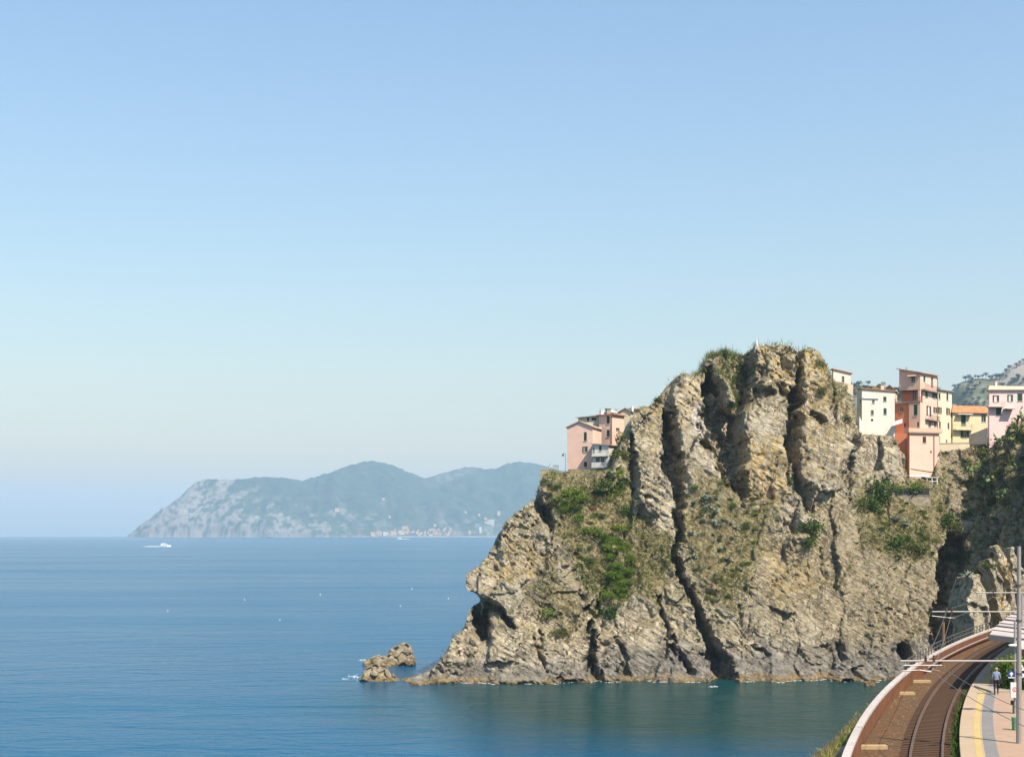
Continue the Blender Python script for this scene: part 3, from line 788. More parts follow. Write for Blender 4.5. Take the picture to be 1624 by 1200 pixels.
Z = Z + amp * 95 * (ridg - 0.65) + np.clip(s * 3, 0, 1) * (9 * fb2(FX * 0.022, FD * 0.022, 4, 5) + 5 * fb2(FX * 0.07, FD * 0.07, 2, 6))
Z = np.where(s < 0, -25 + 0 * Z, Z)
Z = Z - drop(Y0 + FD) + 0.0
# bare rock by place and slope
ppx = CX + FPX * FX / (Y0 + FD); ppy = CY - (Z - CAMH) / (Y0 + FD) * FPX
diag = (ppx * 0.62 + ppy * 0.78)
strat = fb2(diag * 0.16 + 1.5 * fb2(ppx * .03, ppy * .03, 3, 1), (ppx - ppy) * 0.03, 5, 4, 0.65)
left = sstep(430, 300, ppx + 0.9 * (ppy - 800)) 
rk = sstep(0.0, 0.22, strat + 0.45 * left - 0.05 - 0.30 * sstep(790, 760, ppy)) * sstep(480, 330, ppx)
n2 = fb2(ppx * 0.07, ppy * 0.09, 5, 1, 0.65)
rk = np.maximum(rk, sstep(0.02, 0.22, n2 + 0.4 * sstep(800, 850, ppy) - 0.12) * sstep(760, 420, ppx) * sstep(775, 812, ppy) * 0.9)
rk = np.maximum(rk, 0.55 * sstep(0.0, 0.3, fb2(ppx * 0.05, ppy * 0.09, 4, 6) + 0.12 * sstep(810, 850, ppy)) * sstep(640, 700, ppx) * sstep(800, 830, ppy))
rk = np.maximum(rk, 0.55 * np.exp(-((ppx - 720) / 34) ** 2 - ((ppy - 752 + 0.25 * (ppx - 720)) / 9) ** 2))
rk = 0.8 * rk * sstep(-.45, .1, fb2(ppx * 0.2, ppy * 0.25, 4, 3))
rk = np.maximum(rk, 0.8 * sstep(14, 5, Z + drop(Y0 + FD)))
n1, n2_ = FX.shape
V = np.c_[FX.ravel(), (Y0 + FD).ravel(), Z.ravel()]
idx = np.arange(n1 * n2_).reshape(n1, n2_)
Fq = np.stack([idx[:-1, :-1], idx[1:, :-1], idx[1:, 1:], idx[:-1, 1:]], -1).reshape(-1, 4)
headland = tag(np_mesh('far_headland', V, Fq, M_FAR, True, {'rock': rk.ravel()}), 'long hazy blue wooded headland with pale rocky slopes across the bay', None, None, 'structure')
HV_Z = Z
def far_z(x, dist):
    i = int(np.clip((x - fx[0]) / 9.0, 0, n1 - 1)); j = int(np.argmin(np.abs(fd - (dist - Y0))))
    return HV_Z[i, j]
BVF = BVHTree.FromPolygons([tuple(p) for p in V], [tuple(f) for f in Fq])

# ------------------------------------------------------------------ wooded hills behind the village
def hill(name, label, sky, Yr, depth, x0, x1, step, seed, base, rockamt, mat):
    s_ = np.array(sky, float)
    x = np.arange(x0, x1, step); d = np.arange(-depth, depth * 0.6, step)
    X, D = np.meshgrid(x, d, indexing='ij')
    hp = CAMH + (CY - np.interp(CX + FPX * x / Yr, s_[:, 0], s_[:, 1])) / FPX * Yr
    sc_ = Yr / 820
    Zh = hp[:, None] - np.where(D < 0, -D * base, D * 0.2) + sc_ * (7 * fb2(X * 0.02 / sc_, D * 0.02 / sc_, 4, seed) + 2.6 * fb2(X * 0.12 / sc_, D * 0.12 / sc_, 3, seed + 1)) * np.clip(np.abs(D) / 25 / sc_, 0.12, 1)
    k1, k2 = X.shape
    ii = np.arange(k1 * k2).reshape(k1, k2)
    Fh = np.stack([ii[:-1, :-1], ii[1:, :-1], ii[1:, 1:], ii[:-1, 1:]], -1).reshape(-1, 4)
    rk_ = rockamt * sstep(-0.08, 0.25, fb2((X * 0.06 + D * 0.04) / sc_, (Zh * 0.06 + D * 0.03) / sc_, 5, seed + 2))
    Vh = np.c_[X.ravel(), (Yr + D).ravel(), Zh.ravel()]
    o = tag(np_mesh(name, Vh, Fh, mat, True, {'rock': rk_.ravel()}), label, None, None, 'structure')
    return o, Vh, BVHTree.FromPolygons([tuple(p) for p in Vh], [tuple(f) for f in Fh]), rk_.ravel(), k2
M_HILL = mat_far('hill_ground', (0.040, 0.055, 0.030), (0.10, 0.11, 0.06), (0.36, 0.32, 0.27))
hillA, HAV, BHA, HAR, _ = hill('rocky_hill', 'rocky wooded hill rising behind the yellow house', [(1440, 690), (1500, 650), (1512, 622), (1524, 606), (1540, 601), (1560, 600), (1584, 602), (1592, 596), (1604, 584), (1624, 574), (1680, 545), (1800, 500)], 2400.0, 380.0, 630, 1060, 5.6, 1, 0.75, 1.0, M_HILL)
hillB, HBV, BHB, HBR, _ = hill('distant_hill', 'dark wooded ridge showing between the white house and the tower', [(1200, 640), (1330, 613), (1352, 609), (1372, 609), (1392, 611), (1420, 614), (1440, 610), (1480, 640)], 1500.0, 150.0, 240, 460, 5.0, 4, 0.5, 0.2, M_HILL)

# ------------------------------------------------------------------ haze: one closed box of air round the whole place
t = NT('haze_air')
pv = t.n('ShaderNodeVolumePrincipled', ins={'Color': (0.65, 0.85, 1.0, 1), 'Density': 7.8e-5, 'Anisotropy': 0.15})
t.t.links.new(pv.outputs[0], t.out.inputs['Volume'])
m = MB(); zb = -drop(22500) - 8
m.box((0, 0, (zb + 620) / 2), 45400, 45400, 620 - zb)
haze = tag(m.build('haze', t.mat), 'pale summer haze over the sea and coast', None, None, 'stuff')
# ------------------------------------------------------------------ houses
def plaster(name, col, stain=None): return paint('plaster_' + name, col, 0.9, 0.10, 0.35, 0.1, 0.2, 0.0, stain)
PINK = plaster('pink', (0.74, 0.50, 0.39), (0.60, 0.40, 0.31)); SALMON = plaster('salmon', (0.72, 0.45, 0.31)); RED = plaster('red', (0.64, 0.225, 0.11))
CREAM = plaster('cream', (0.68, 0.59, 0.42)); WHITE = plaster('white', (0.66, 0.60, 0.51), (0.54, 0.48, 0.40)); YELLOW = plaster('yellow', (0.66, 0.56, 0.35), (0.54, 0.45, 0.28))
ROSE = plaster('rose', (0.74, 0.52, 0.47)); GREYW = plaster('greywhite', (0.62, 0.60, 0.55), (0.45, 0.43, 0.38)); TAN = plaster('tan', (0.60, 0.50, 0.36))
TILE = paint('roof_tile', (0.50, 0.22, 0.10), 0.85, 0.35, 1.6, 0.6); TILEG = paint('roof_tile_old', (0.46, 0.33, 0.22), 0.9, 0.35, 1.4, 0.6)
SLABM = paint('roof_slab', (0.34, 0.29, 0.23), 0.9, 0.25); GLASS = paint('window_glass', (0.015, 0.022, 0.025), 0.12, 0.2, 1, 0.0, 0.6)
SHUT = paint('shutter_green', (0.010, 0.055, 0.035), 0.6, 0.25); SHUTB = paint('shutter_brown', (0.06, 0.035, 0.02), 0.6, 0.25)
FRAME = paint('window_frame', (0.62, 0.58, 0.50), 0.6); STONE = paint('dry_stone', (0.30, 0.25, 0.17), 0.95, 0.45, 1.6, 0.9, fine=3.0)
IRON = paint('railing_iron', (0.12, 0.11, 0.10), 0.6, 0.2, metal=0.3); WHITEP = paint('white_paint', (0.80, 0.79, 0.76), 0.6, 0.06); COPPER = paint('drainpipe', (0.30, 0.14, 0.08), 0.5)
CURTAIN = paint('curtain_white', (0.78, 0.76, 0.72), 0.8, 0.08)

class Block:
    """four-walled block: corner C nearest the viewer, face A runs left, face B runs right (perpendicular)"""
    def __init__(s, root, px, Y, a, pl, pr, tops, pb, back=0.0):
        a = R(a)
        s.root = root
        s.dA = np.array([-math.cos(a), math.sin(a)]); s.dB = np.array([math.sin(a), math.cos(a)])
        s.C = np.array([(px - CX) / FPX * Y, Y]) + back * s.dB
        s.LA = s.t_of(s.dA, pl); s.LB = s.t_of(s.dB, pr)
        s.z0 = CAMH - (pb - CY) / FPX * Y
        zz_ = lambda p, q: CAMH - (q - CY) / FPX * p[1]
        s.zA = zz_(s.C + s.dA * s.LA, tops[0]); s.zC = zz_(s.C, tops[1]); s.zB = zz_(s.C + s.dB * s.LB, tops[2])
        s.zD = s.zA + s.zB - s.zC
    def t_of(s, d, px):
        k = (px - CX) / FPX
        return (k * s.C[1] - s.C[0]) / (d[0] - k * d[1])
    def pt(s, face, t, z, out=0.0):
        d, o = (s.dA, -s.dB) if face == 'A' else (s.dB, -s.dA)
        p = s.C + d * t + o * out
        return (p[0], p[1], z)
    def pz(s, face, px, py):
        d = s.dA if face == 'A' else s.dB
        t = s.t_of(d, px); Y = (s.C + d * t)[1]
        return t, CAMH - (py - CY) / FPX * Y, Y
    def walls(s, matA, matB, wins=(), gable=None, name='wall'):
        """wins: (face, px, py, wpx, hpx, kind)"""
        holes = {'A': [], 'B': []}
        for w in wins:
            t, z, Y = s.pz(w[0], w[1], w[2])
            d = s.dA if w[0] == 'A' else s.dB
            hw = abs(s.t_of(d, w[1] + w[3] / 2) - s.t_of(d, w[1] - w[3] / 2)) / 2; hh_ = w[4] / 2 / FPX * Y
            holes[w[0]].append((t - hw, t + hw, z - hh_, z + hh_, w[5]))
        m = MB(); mats = [matA] if matA is matB else [matA, matB]
        for face, L, z1 in (('A', s.LA, s.zA), ('B', s.LB, s.zB)):
            m.cur = 0 if (face == 'A' or matA is matB) else 1
            zt = min(s.zC, z1); fl = face == 'A'
            us = sorted({0.0, L} | {u for h in holes[face] for u in h[:2] if 0 < u < L}); vs = sorted({s.z0, zt} | {v for h in holes[face] for v in h[2:4] if s.z0 < v < zt})
            def q(a, b, c, d): m.quad(*((d, c, b, a) if fl else (a, b, c, d)))
            for i in range(len(us) - 1):
                for j in range(len(vs) - 1):
                    uc, vc = (us[i] + us[i + 1]) / 2, (vs[j] + vs[j + 1]) / 2
                    if any(h[0] < uc < h[1] and h[2] < vc < h[3] for h in holes[face]): continue
                    q(s.pt(face, us[i], vs[j]), s.pt(face, us[i + 1], vs[j]), s.pt(face, us[i + 1], vs[j + 1]), s.pt(face, us[i], vs[j + 1]))
            if abs(s.zC - z1) > 0.01:
                if z1 > s.zC: q(s.pt(face, 0, zt), s.pt(face, L, zt), s.pt(face, L, z1), s.pt(face, L, z1))if False else m.quad(*([s.pt(face, 0, zt), s.pt(face, L, zt), s.pt(face, L, z1)][::-1] if fl else [s.pt(face, 0, zt), s.pt(face, L, zt), s.pt(face, L, z1)]))
                else: m.quad(*([s.pt(face, 0, zt), s.pt(face, L, zt), s.pt(face, 0, s.zC)][::-1] if fl else [s.pt(face, 0, zt), s.pt(face, L, zt), s.pt(face, 0, s.zC)]))
            for h in holes[face]:
                r = -0.22
                for (u0, v0, u1, v1) in ((h[0], h[2], h[1], h[2]), (h[1], h[2], h[1], h[3]), (h[1], h[3], h[0], h[3]), (h[0], h[3], h[0], h[2])):
                    q(s.pt(face, u0, v0), s.pt(face, u0, v0, r), s.pt(face, u1, v1, r), s.pt(face, u1, v1))
        if gable:
            g = s.pz('A', gable[0], gable[1]); m.cur = 0
            D = s.C + s.dB * s.LB
            m.quad(s.pt('A', s.LA, s.zA), s.pt('A', 0, s.zC), s.pt('A', g[0], g[1]))
            for t0, z0_, t1, z1_ in ((0, 0, 0, 0),):
                pass
            bk = lambda t, z: (*(s.C + s.dA * t + s.dB * s.LB), z)
            m.quad(bk(0, s.zC), bk(s.LA, s.zA), bk(g[0], g[1]))
        # back walls and the flat lid under the roof
        m.cur = 0
        c1 = s.C + s.dA * s.LA; c2 = s.C + s.dA * s.LA + s.dB * s.LB; c3 = s.C + s.dB * s.LB
        zA, zB, zD = s.zA, s.zB, s.zD
        m.quad((*c1, s.z0), (*c1, zA), (*c2, zD), (*c2, s.z0)); m.quad((*c2, s.z0), (*c2, zD), (*c3, zB), (*c3, s.z0))
        m.quad((*s.C, s.zC), (*c3, zB), (*c2, zD), (*c1, zA))
        wl = m.build(name, mats, s.root)
        for face in 'AB':
            for h in holes[face]: s.window(face, h)
        s.gable = gable
        return wl
    def window(s, face, h):
        u0, u1, v0, v1, kind = h
        def panel(nm, par, a, b, c, d, o0, o1, mt):
            m = MB(); pts = [s.pt(face, a, 0, o0), s.pt(face, b, 0, o0), s.pt(face, b, 0, o1), s.pt(face, a, 0, o1)]
            if face == 'A': pts = pts[::-1]
            m.prism([p[:2] for p in pts], c, d)
            return m.build(nm, mt, par)
        bot = kind.startswith('door')
        w = panel('door' if bot else 'window', s.root, u0, u1, v0, v1, -0.21, -0.17, CURTAIN if kind.endswith('white') else GLASS)
        um = (u0 + u1) / 2; fw = 0.05
        if not kind.startswith(('shut', 'small')):
            m = MB()
            for (a, b, c, d) in ((u0, u0 + fw, v0, v1), (u1 - fw, u1, v0, v1), (um - fw / 2, um + fw / 2, v0, v1), (u0 + fw, u1 - fw, v1 - fw, v1)):
                pts = [s.pt(face, a, 0, -0.168), s.pt(face, b, 0, -0.168), s.pt(face, b, 0, -0.12), s.pt(face, a, 0, -0.12)]
                if face == 'A': pts = pts[::-1]
                m.prism([p[:2] for p in pts], c, d)
            m.build('frame', FRAME, w)
        sm = SHUTB if 'brown' in kind else SHUT
        if kind.startswith('shut'):
            for (a, b) in ((u0 + .01, um - .01), (um + .01, u1 - .01)):
                panel('shutter', w, a, b, v0 + .02, v1 - .02, -0.08, -0.02, sm)
        elif kind.startswith(('open', 'dooropen')):
            hw = (u1 - u0) / 2
            for (a, b) in ((u0 - hw * .95, u0 - .03), (u1 + .03, u1 + hw * .95)):
                panel('shutter', w, a, b, v0, v1, 0.02, 0.07, sm)
        if not bot and kind != 'small':
            panel('sill', w, u0 - .08, u1 + .08, v0 - .08, v0, -0.16, 0.10, FRAME)
    def poly(s, ov=0.35):
        c = [s.pt('A', -ov, 0, ov)[:2] if False else s.C - s.dA * ov - s.dB * ov, s.C + s.dB * (s.LB + ov) - s.dA * ov, s.C + s.dA * (s.LA + ov) + s.dB * (s.LB + ov), s.C + s.dA * (s.LA + ov) - s.dB * ov]
        return c
    def roof_shed(s, mat=TILEG, ov=0.35, th=0.18, lift=0.02):
        gA = (s.zA - s.zC) / s.LA; gB = (s.zB - s.zC) / s.LB
        zs = [s.zC - gA * ov - gB * ov, s.zC + gB * (s.LB + ov) - gA * ov, s.zC + gA * (s.LA + ov) + gB * (s.LB + ov), s.zC + gA * (s.LA + ov) - gB * ov]
        m = MB(); m.prism([tuple(p) for p in s.poly(ov)], [z + lift for z in zs], [z + lift + th for z in zs])
        return m.build('roof', mat, s.root)
    def roof_gable(s, mat=TILEG, ov=0.3, th=0.16):
        t, zg, _ = s.pz('A', *s.gable)
        for (ta, za, sg) in ((0, s.zC, -1), (s.LA, s.zA, 1)):
            g = (zg - za) / abs(t - ta); te = ta + sg * ov; ze = za - g * ov
            p = [s.C + s.dA * te - s.dB * ov, s.C + s.dA * t - s.dB * ov, s.C + s.dA * t + s.dB * (s.LB + ov), s.C + s.dA * te + s.dB * (s.LB + ov)]
            z = [ze, zg, zg, ze]
            if sg < 0: p = p[::-1]; z = z[::-1]
            m = MB(); m.prism([tuple(q) for q in p], [q + .02 for q in z], [q + .02 + th for q in z])
            m.build('roof', mat, s.root)
    def roof_hip(s, mat, rise, ov=0.45):
        P4 = s.poly(ov); z = min(s.zC, s.zA, s.zB) + 0.02
        L1 = np.linalg.norm(P4[1] - P4[0]); L2 = np.linalg.norm(P4[3] - P4[0])
        if L1 >= L2: e0 = (P4[0] + P4[3]) / 2; e1 = (P4[1] + P4[2]) / 2; k = L2 / 2 / L1
        else: e0 = (P4[0] + P4[1]) / 2; e1 = (P4[3] + P4[2]) / 2; k = L1 / 2 / L2
        r0 = e0 + (e1 - e0) * k; r1 = e1 + (e0 - e1) * k
        m = MB(); b = [(*p, z) for p in P4]; b2 = [(*p, z + .14) for p in P4]; R0 = (*r0, z + rise); R1 = (*r1, z + rise)
        m.quad(*b[::-1])
        for i in range(4): m.quad(b[i], b[(i + 1) % 4], b2[(i + 1) % 4], b2[i])
        if L1 >= L2:
            m.quad(b2[0], b2[1], R1, R0); m.quad(b2[1], b2[2], R1); m.quad(b2[2], b2[3], R0, R1); m.quad(b2[3], b2[0], R0)
        else:
            m.quad(b2[0], b2[1], R0); m.quad(b2[1], b2[2], R1, R0); m.quad(b2[2], b2[3], R1); m.quad(b2[3], b2[0], R0, R1)
        return m.build('roof', mat, s.root)
    def balcony(s, face, p0, p1, py, depth=0.9, hpx=7, rail='bars', mat=None, th=0.18):
        t0, z, Y = s.pz(face, p0, py); t1 = s.t_of(s.dA if face == 'A' else s.dB, p1)
        t0, t1 = sorted((t0, t1)); m = MB()
        q = [s.pt(face, t0, 0, 0.0)[:2], s.pt(face, t1, 0, 0.0)[:2], s.pt(face, t1, 0, depth)[:2], s.pt(face, t0, 0, depth)[:2]]
        if face == 'A': pass
        m.prism(q[::-1] if face == 'B' else q, z - th, z)
        b = m.build('balcony', mat or SLABM, s.root)
        hgt = hpx / FPX * Y; m = MB()
        path = [s.pt(face, t0 + .03, 0, 0.02), s.pt(face, t0 + .03, 0, depth - .04), s.pt(face, t1 - .03, 0, depth - .04), s.pt(face, t1 - .03, 0, 0.02)]
        for i in range(3):
            a, c = np.array(path[i][:2]), np.array(path[i + 1][:2])
            if rail == 'solid':
                d = c - a; L = np.linalg.norm(d); md = (a + c) / 2
                m.box((md[0], md[1], z + hgt / 2 + .005), L, 0.07, hgt, math.atan2(d[1], d[0]))
            else:
                for hz in (0.1, hgt): m.tube([(*a, z + hz), (*c, z + hz)], 0.025, 4)
                k = max(2, int(np.linalg.norm(c - a) / 0.22))
                for j in range(k + 1):
                    e = a + (c - a) * j / k; m.tube([(*e, z), (*e, z + hgt)], 0.014, 4)
        m.build('railing', mat or (IRON if rail == 'bars' else SLABM), b)
        return b
def house(name, label, px, py, Y, cat='house', group=None):
    p = P(px, py, Y); return empty(name, tuple(p), label, cat, group)
def chimney(root, px, py, Y, w=0.7, h=1.3, mat=TAN, antenna=False):
    p = P(px, py, Y); m = MB()
    m.box((p[0], p[1], p[2] - h * 0.3), w, w, h * 1.4, 0.3); m.box((p[0], p[1], p[2] + h * 0.4 + 0.06), w * 1.35, w * 1.35, 0.1, 0.3)
    m.build('chimney', mat, root)
def antenna(root, px, py0, py1, Y):
    a = P(px, py1, Y); b = P(px, py0, Y); m = MB()
    m.tube([tuple(a), tuple(b)], 0.03, 4)
    for k in range(4): m.box((b[0], b[1], b[2] - 0.15 - k * 0.18), 1.0 - 0.15 * k, 0.03, 0.03, 0.5)
    m.build('antenna', IRON, root)

# left village group on the terrace
h = house('gabled_house', 'salmon pink gabled house at the left tip of the headland', 920, 750, 286)
b = Block(h, 940, 286, 17, 899.5, 954, (677.5, 677, 677), 757)
b.walls(PINK, PINK, [('A', 928.2, 692, 4.6, 14, 'shut'), ('A', 928, 712.3, 4, 9, 'open'), ('A', 928.5, 736, 5, 8, 'shutbrown')], gable=(919, 668.5)); b.roof_gable(TILEG, 0.28)
h = house('apartment_house', 'tall pink house with green shutters behind the gabled pink house', 966, 750, 294)
b = Block(h, 971, 294, 30, 950, 990, (659, 657.5, 660), 757)
b.walls(PINK, PINK, [('A', 964.5, 665.5, 4.8, 12, 'shut'), ('A', 964.5, 687, 4.8, 11, 'shut'), ('B', 980, 680.5, 6, 4, 'dark')]); b.roof_shed(TILE, 0.45)
chimney(h, 954.5, 655, 296, 0.5, 1.3, WHITEP); antenna(h, 977, 647, 658, 296)
t0 = b.pz('A', 970.2, 660); t1 = b.pz('A', 970.2, 705); m = MB(); m.tube([b.pt('A', t0[0], t0[1], .08), b.pt('A', t0[0], t1[1], .08)], 0.06, 5); m.build('drainpipe', COPPER, h)
h = house('cream_house', 'low cream house with turquoise window showing above the gabled roof', 935, 750, 297)
b = Block(h, 951, 297, 14, 917, 956, (662.5, 659, 659), 757)
b.walls(CREAM, CREAM, [('A', 932.5, 664, 3.6, 6, 'shut'), ('A', 942, 663.5, 7.5, 6.5, 'shut')]); b.roof_shed(SLABM, 0.5, 0.15); chimney(h, 953, 657, 298, 0.5, 1.4, WHITEP); antenna(h, 952.5, 648, 657, 299)
h = house('white_roof_house', 'white roofed house peeking over the pink roof, with a grey chimney', 968, 750, 304)
b = Block(h, 972, 304, 30, 958, 980, (655, 653, 655), 757); b.walls(WHITE, WHITE); b.roof_hip(WHITEP, 0.7, 0.2); chimney(h, 964.5, 651, 304, 0.9, 0.8, SLABM)
h = house('gabled_roof_house', 'cream house with low gabled tile roof left of the rock wall', 992, 700, 304)
b = Block(h, 1001, 304, 15, 982, 1004, (653, 652, 652), 757); b.walls(CREAM, CREAM, [], gable=(992, 647.5)); b.roof_gable(TILEG, 0.35)
h = house('tile_roof_house', 'cream house with tiled roof tucked against the cliff, last of the left group', 1008, 700, 307)
b = Block(h, 1003, 307, 70, 1000, 1018, (649, 648.5, 649), 757); b.walls(CREAM, CREAM, [('B', 1009, 653.5, 8, 3, 'dark')]); b.roof_shed(TILEG, 0.4); chimney(h, 1003, 649, 306, 0.35, 1.4, WHITEP)
h = house('balcony_house', 'small white house with two stacked balconies below the pink houses', 958, 752, 283)
b = Block(h, 965.5, 283, 20, 939.5, 978, (704, 706, 707), 768)
b.walls(GREYW, WHITE, [('A', 941.5, 714, 3, 10, 'door'), ('A', 952, 710.5, 4, 8, 'shut'), ('A', 948, 728.5, 6, 8, 'dark'), ('A', 955.5, 728.5, 5.5, 9, 'doorx'), ('A', 956, 745.5, 18, 7, 'dark'), ('B', 970, 709, 2.4, 3.4, 'small'), ('B', 972, 729, 2.4, 8, 'dark')])
b.roof_shed(SLABM, 0.35, 0.14)
b.balcony('A', 940, 965, 722.5, 0.9, 7, 'bars', GREYW); b.balcony('A', 940, 965, 740.5, 0.9, 7, 'solid', GREYW)

# right village group
h = house('ridge_hut', 'small white hut alone on the ridge right of the summit', 1335, 612, 297)
b = Block(h, 1321.5, 297, 78, 1319.5, 1349.5, (587, 586, 592.5), 625)
b.walls(TAN, WHITE, [('B', 1337, 602.5, 4, 12, 'door')]); b.roof_shed(TILE, 0.3, 0.14)
h = house('garden_wall', 'low tan garden wall joined to the hut on the ridge', 1330, 620, 295, 'wall')
b = Block(h, 1325, 295, 80, 1323, 1353, (604, 604, 610), 628); b.walls(TAN, TAN)
h = house('white_house', 'large white house standing on the rock left of the pink tower', 1390, 684, 285)
b = Block(h, 1367, 287.5, 76, 1359.5, 1419, (617, 616.5, 620.5), 705)
b.walls(GREYW, WHITE, [('A', 1364.3, 637, 2.6, 6, 'dark'), ('B', 1385, 637, 4, 4.6, 'dark'), ('B', 1403.3, 632.5, 5, 7.5, 'shut'), ('B', 1383.3, 654, 4.6, 7.5, 'dark'), ('B', 1403.6, 652, 5, 10, 'shut'), ('B', 1383, 666, 3.6, 4, 'small')])  # left wall's shade painted in as greyer plaster
b.roof_shed(TILE, 0.3, 0.14)
t0 = b.pz('B', 1368, 631); t1 = b.t_of(b.dB, 1393); m = MB(); q = [b.pt('B', t0[0], 0, 0.003)[:2], b.pt('B', t1, 0, 0.003)[:2], b.pt('B', t1, 0, .22)[:2], b.pt('B', t0[0], 0, .22)[:2]]
m.prism(q[::-1], t0[1] - .1, t0[1] + .1); m.build('string_course', GREYW, h)
h = house('buttress_wall', 'sloping white buttress at the foot of the white house', 1363, 690, 284, 'wall')
b = Block(h, 1363, 284.3, 60, 1356, 1369, (662, 660, 672), 700); b.walls(GREYW, WHITE)
h = house('gabled_tan_house', 'tan gabled house between the white house and the tower', 1410, 680, 302)
b = Block(h, 1419, 302, 20, 1401, 1423, (619, 618, 618), 690); b.walls(TAN, SALMON, [], gable=(1411, 611)); b.roof_gable(TILEG, 0.3); chimney(h, 1398, 613, 300, 0.8, 1.1, TAN)
h = house('roof_parapet_house', 'low tan house with brown flat roof behind the white house', 1390, 680, 301)
b = Block(h, 1384, 301, 65, 1380, 1402, (617, 616, 617), 690); b.walls(TAN, TAN); b.roof_shed(TILE, 0.3)

h = house('tower_house', 'tall narrow pink and red tower house rising from the gorge', 1455, 756, 289)
AN = 35
b = Block(h, 1459.5, 289, AN, 1426, 1486.5, (586, 591.3, 596), 617.5)
b.walls(SALMON, PINK, [('A', 1448, 601, 6.6, 9.6, 'dark'), ('B', 1466, 600.5, 3, 9, 'shut'), ('B', 1478.3, 606.5, 3.6, 17, 'doorx')], name='wall'); b.roof_shed(TILE, 0.45, 0.16)  # left face takes the darker salmon, its shade put into the plaster
b.balcony('B', 1461, 1486, 617, 0.8, 8, 'bars'); antenna(h, 1437.5, 581.5, 587, 292)
t0 = b.pz('A', 1440.5, 596.5); t1 = b.pz('A', 1454.5, 596.5); m = MB(); q = [b.pt('A', t0[0], 0, 0.01)[:2], b.pt('A', t1[0], 0, 0.01)[:2], b.pt('A', t1[0], 0, .7)[:2], b.pt('A', t0[0], 0, .7)[:2]]
m.prism(q[::-1], [t0[1] + .2, t0[1] + .2, t0[1] - .1, t0[1] - .1][::-1], [t0[1] + .26, t0[1] + .26, t0[1] - .04, t0[1] - .04][::-1]); m.build('awning', SALMON, h)
LBt = b.LB
b2 = Block(h, 1459.5, 289, AN, 1430, 1486.5, (617.6, 617.6, 617.6), 637.6, back=1.3)
b2.LB = LBt - 1.3; b2.zA = b2.zB = b2.zD = b2.zC
b2.walls(RED, PINK, [('A', 1450, 626, 6, 14, 'door'), ('B', 1469.5, 625.5, 4, 9, 'shut'), ('B', 1482, 626.5, 3.6, 10, 'open')], name='wall')
m = MB(); p_ = b.C + b.dA * .25 + b.dB * .25; m.box((p_[0], p_[1], (b.z0 + b2.z0) / 2), .45, .45, b.z0 - b2.z0 - .02, -R(AN)); m.build('pillar', PINK, h)
b3 = Block(h, 1459.5, 289, AN, 1419.5, 1486.5, (637.8, 637.8, 637.8), 686)
b3.LB = LBt; b3.zA = b3.zB = b3.zD = b3.zC
b3.walls(RED, PINK, [('A', 1429.5, 649, 4.5, 8, 'dark'), ('A', 1452, 649.5, 6, 17, 'shut'), ('A', 1456, 673, 3, 8, 'shut'), ('A', 1435, 673.5, 3, 6, 'small'), ('B', 1472.8, 651.5, 3.6, 16, 'dooropenbrown_white'), ('B', 1483, 650, 2.8, 9, 'openbrown'), ('B', 1474.5, 672, 4.4, 9, 'dark'), ('B', 1483, 672, 2.6, 9, 'shut')], name='wall')
b3.balcony('A', 1420, 1461, 638, 0.35, 6, 'bars'); b3.balcony('B', 1467, 1486, 664, 0.7, 7, 'bars')
# salmon pilaster left of the corner, lower red annex and the big lower block
bs = Block(h, 1459.5, 288.75, AN, 1441.5, 1460.6, (638.6, 638.6, 638.6), 686); bs.LB = 0.2; bs.zA = bs.zB = bs.zD = bs.zC
bs.walls(SALMON, SALMON, [('A', 1452, 650, 6, 17, 'shut'), ('A', 1456, 673, 3, 8, 'shut')], name='wall')
b4 = Block(h, 1441, 288.4, 18, 1418, 1446, (686.3, 686.3, 686.3), 745); b4.zA = b4.zB = b4.zD = b4.zC; b4.walls(RED, RED, name='wall')
b5 = Block(h, 1442.5, 286.5, 74, 1438.8, 1489.5, (686.2, 686.2, 686.2), 772); b5.zA = b5.zB = b5.zD = b5.zC
b5.walls(RED, PINK, [('B', 1466, 697, 5.6, 10, 'shutbrown'), ('B', 1476.5, 716.5, 2.2, 4, 'small')], name='wall')
m = MB(); pp = b5.poly(0.4); m.prism([tuple(p) for p in pp], b5.zC + .005, b5.zC + .17); tb = m.build('terrace', SALMON, h)
m = MB()
for i in (3, 0):
    a_, c_ = pp[i], pp[(i + 1) % 4]; d = c_ - a_; md = (a_ + c_) / 2
    m.box((md[0], md[1], b5.zC + .55), np.linalg.norm(d), 0.12, 0.74, math.atan2(d[1], d[0]))
m.build('parapet', SALMON, tb)
t0 = b5.pz('B', 1481, 690); t1 = b5.pz('B', 1481, 757); m = MB(); m.tube([b5.pt('B', t0[0], t0[1], .09), b5.pt('B', t0[0], t1[1], .09)], 0.08, 5); m.build('drainpipe', COPPER, h)
m = MB(); q0 = b5.pz('B', 1444, 743); q1 = b5.pz('B', 1480, 748.5); m.tube([b5.pt('B', q0[0], q0[1], .05), b5.pt('B', q1[0], q1[1], .05)], 0.07, 4); m.build('moulding', COPPER, h)
m = MB(); a_ = b.pz('B', 1486, 600); m.tube([b.pt('B', LBt - .1, b.zB - .3, .1), b.pt('B', LBt - .1, b3.z0 + .3, .1)], 0.06, 5); m.build('drainpipe', COPPER, h)
# lean-to awning between the white house and the tower
m = MB(); a_ = P(1414, 675, 287); c_ = P(1431, 670, 287); e_ = P(1431, 664, 288.6); g_ = P(1419, 668, 288.6); m.prism([a_[:2], c_[:2], e_[:2], g_[:2]], [q[2] - .06 for q in (a_, c_, e_, g_)], [q[2] for q in (a_, c_, e_, g_)]); m.build('lean_to_roof', GREYW, h)

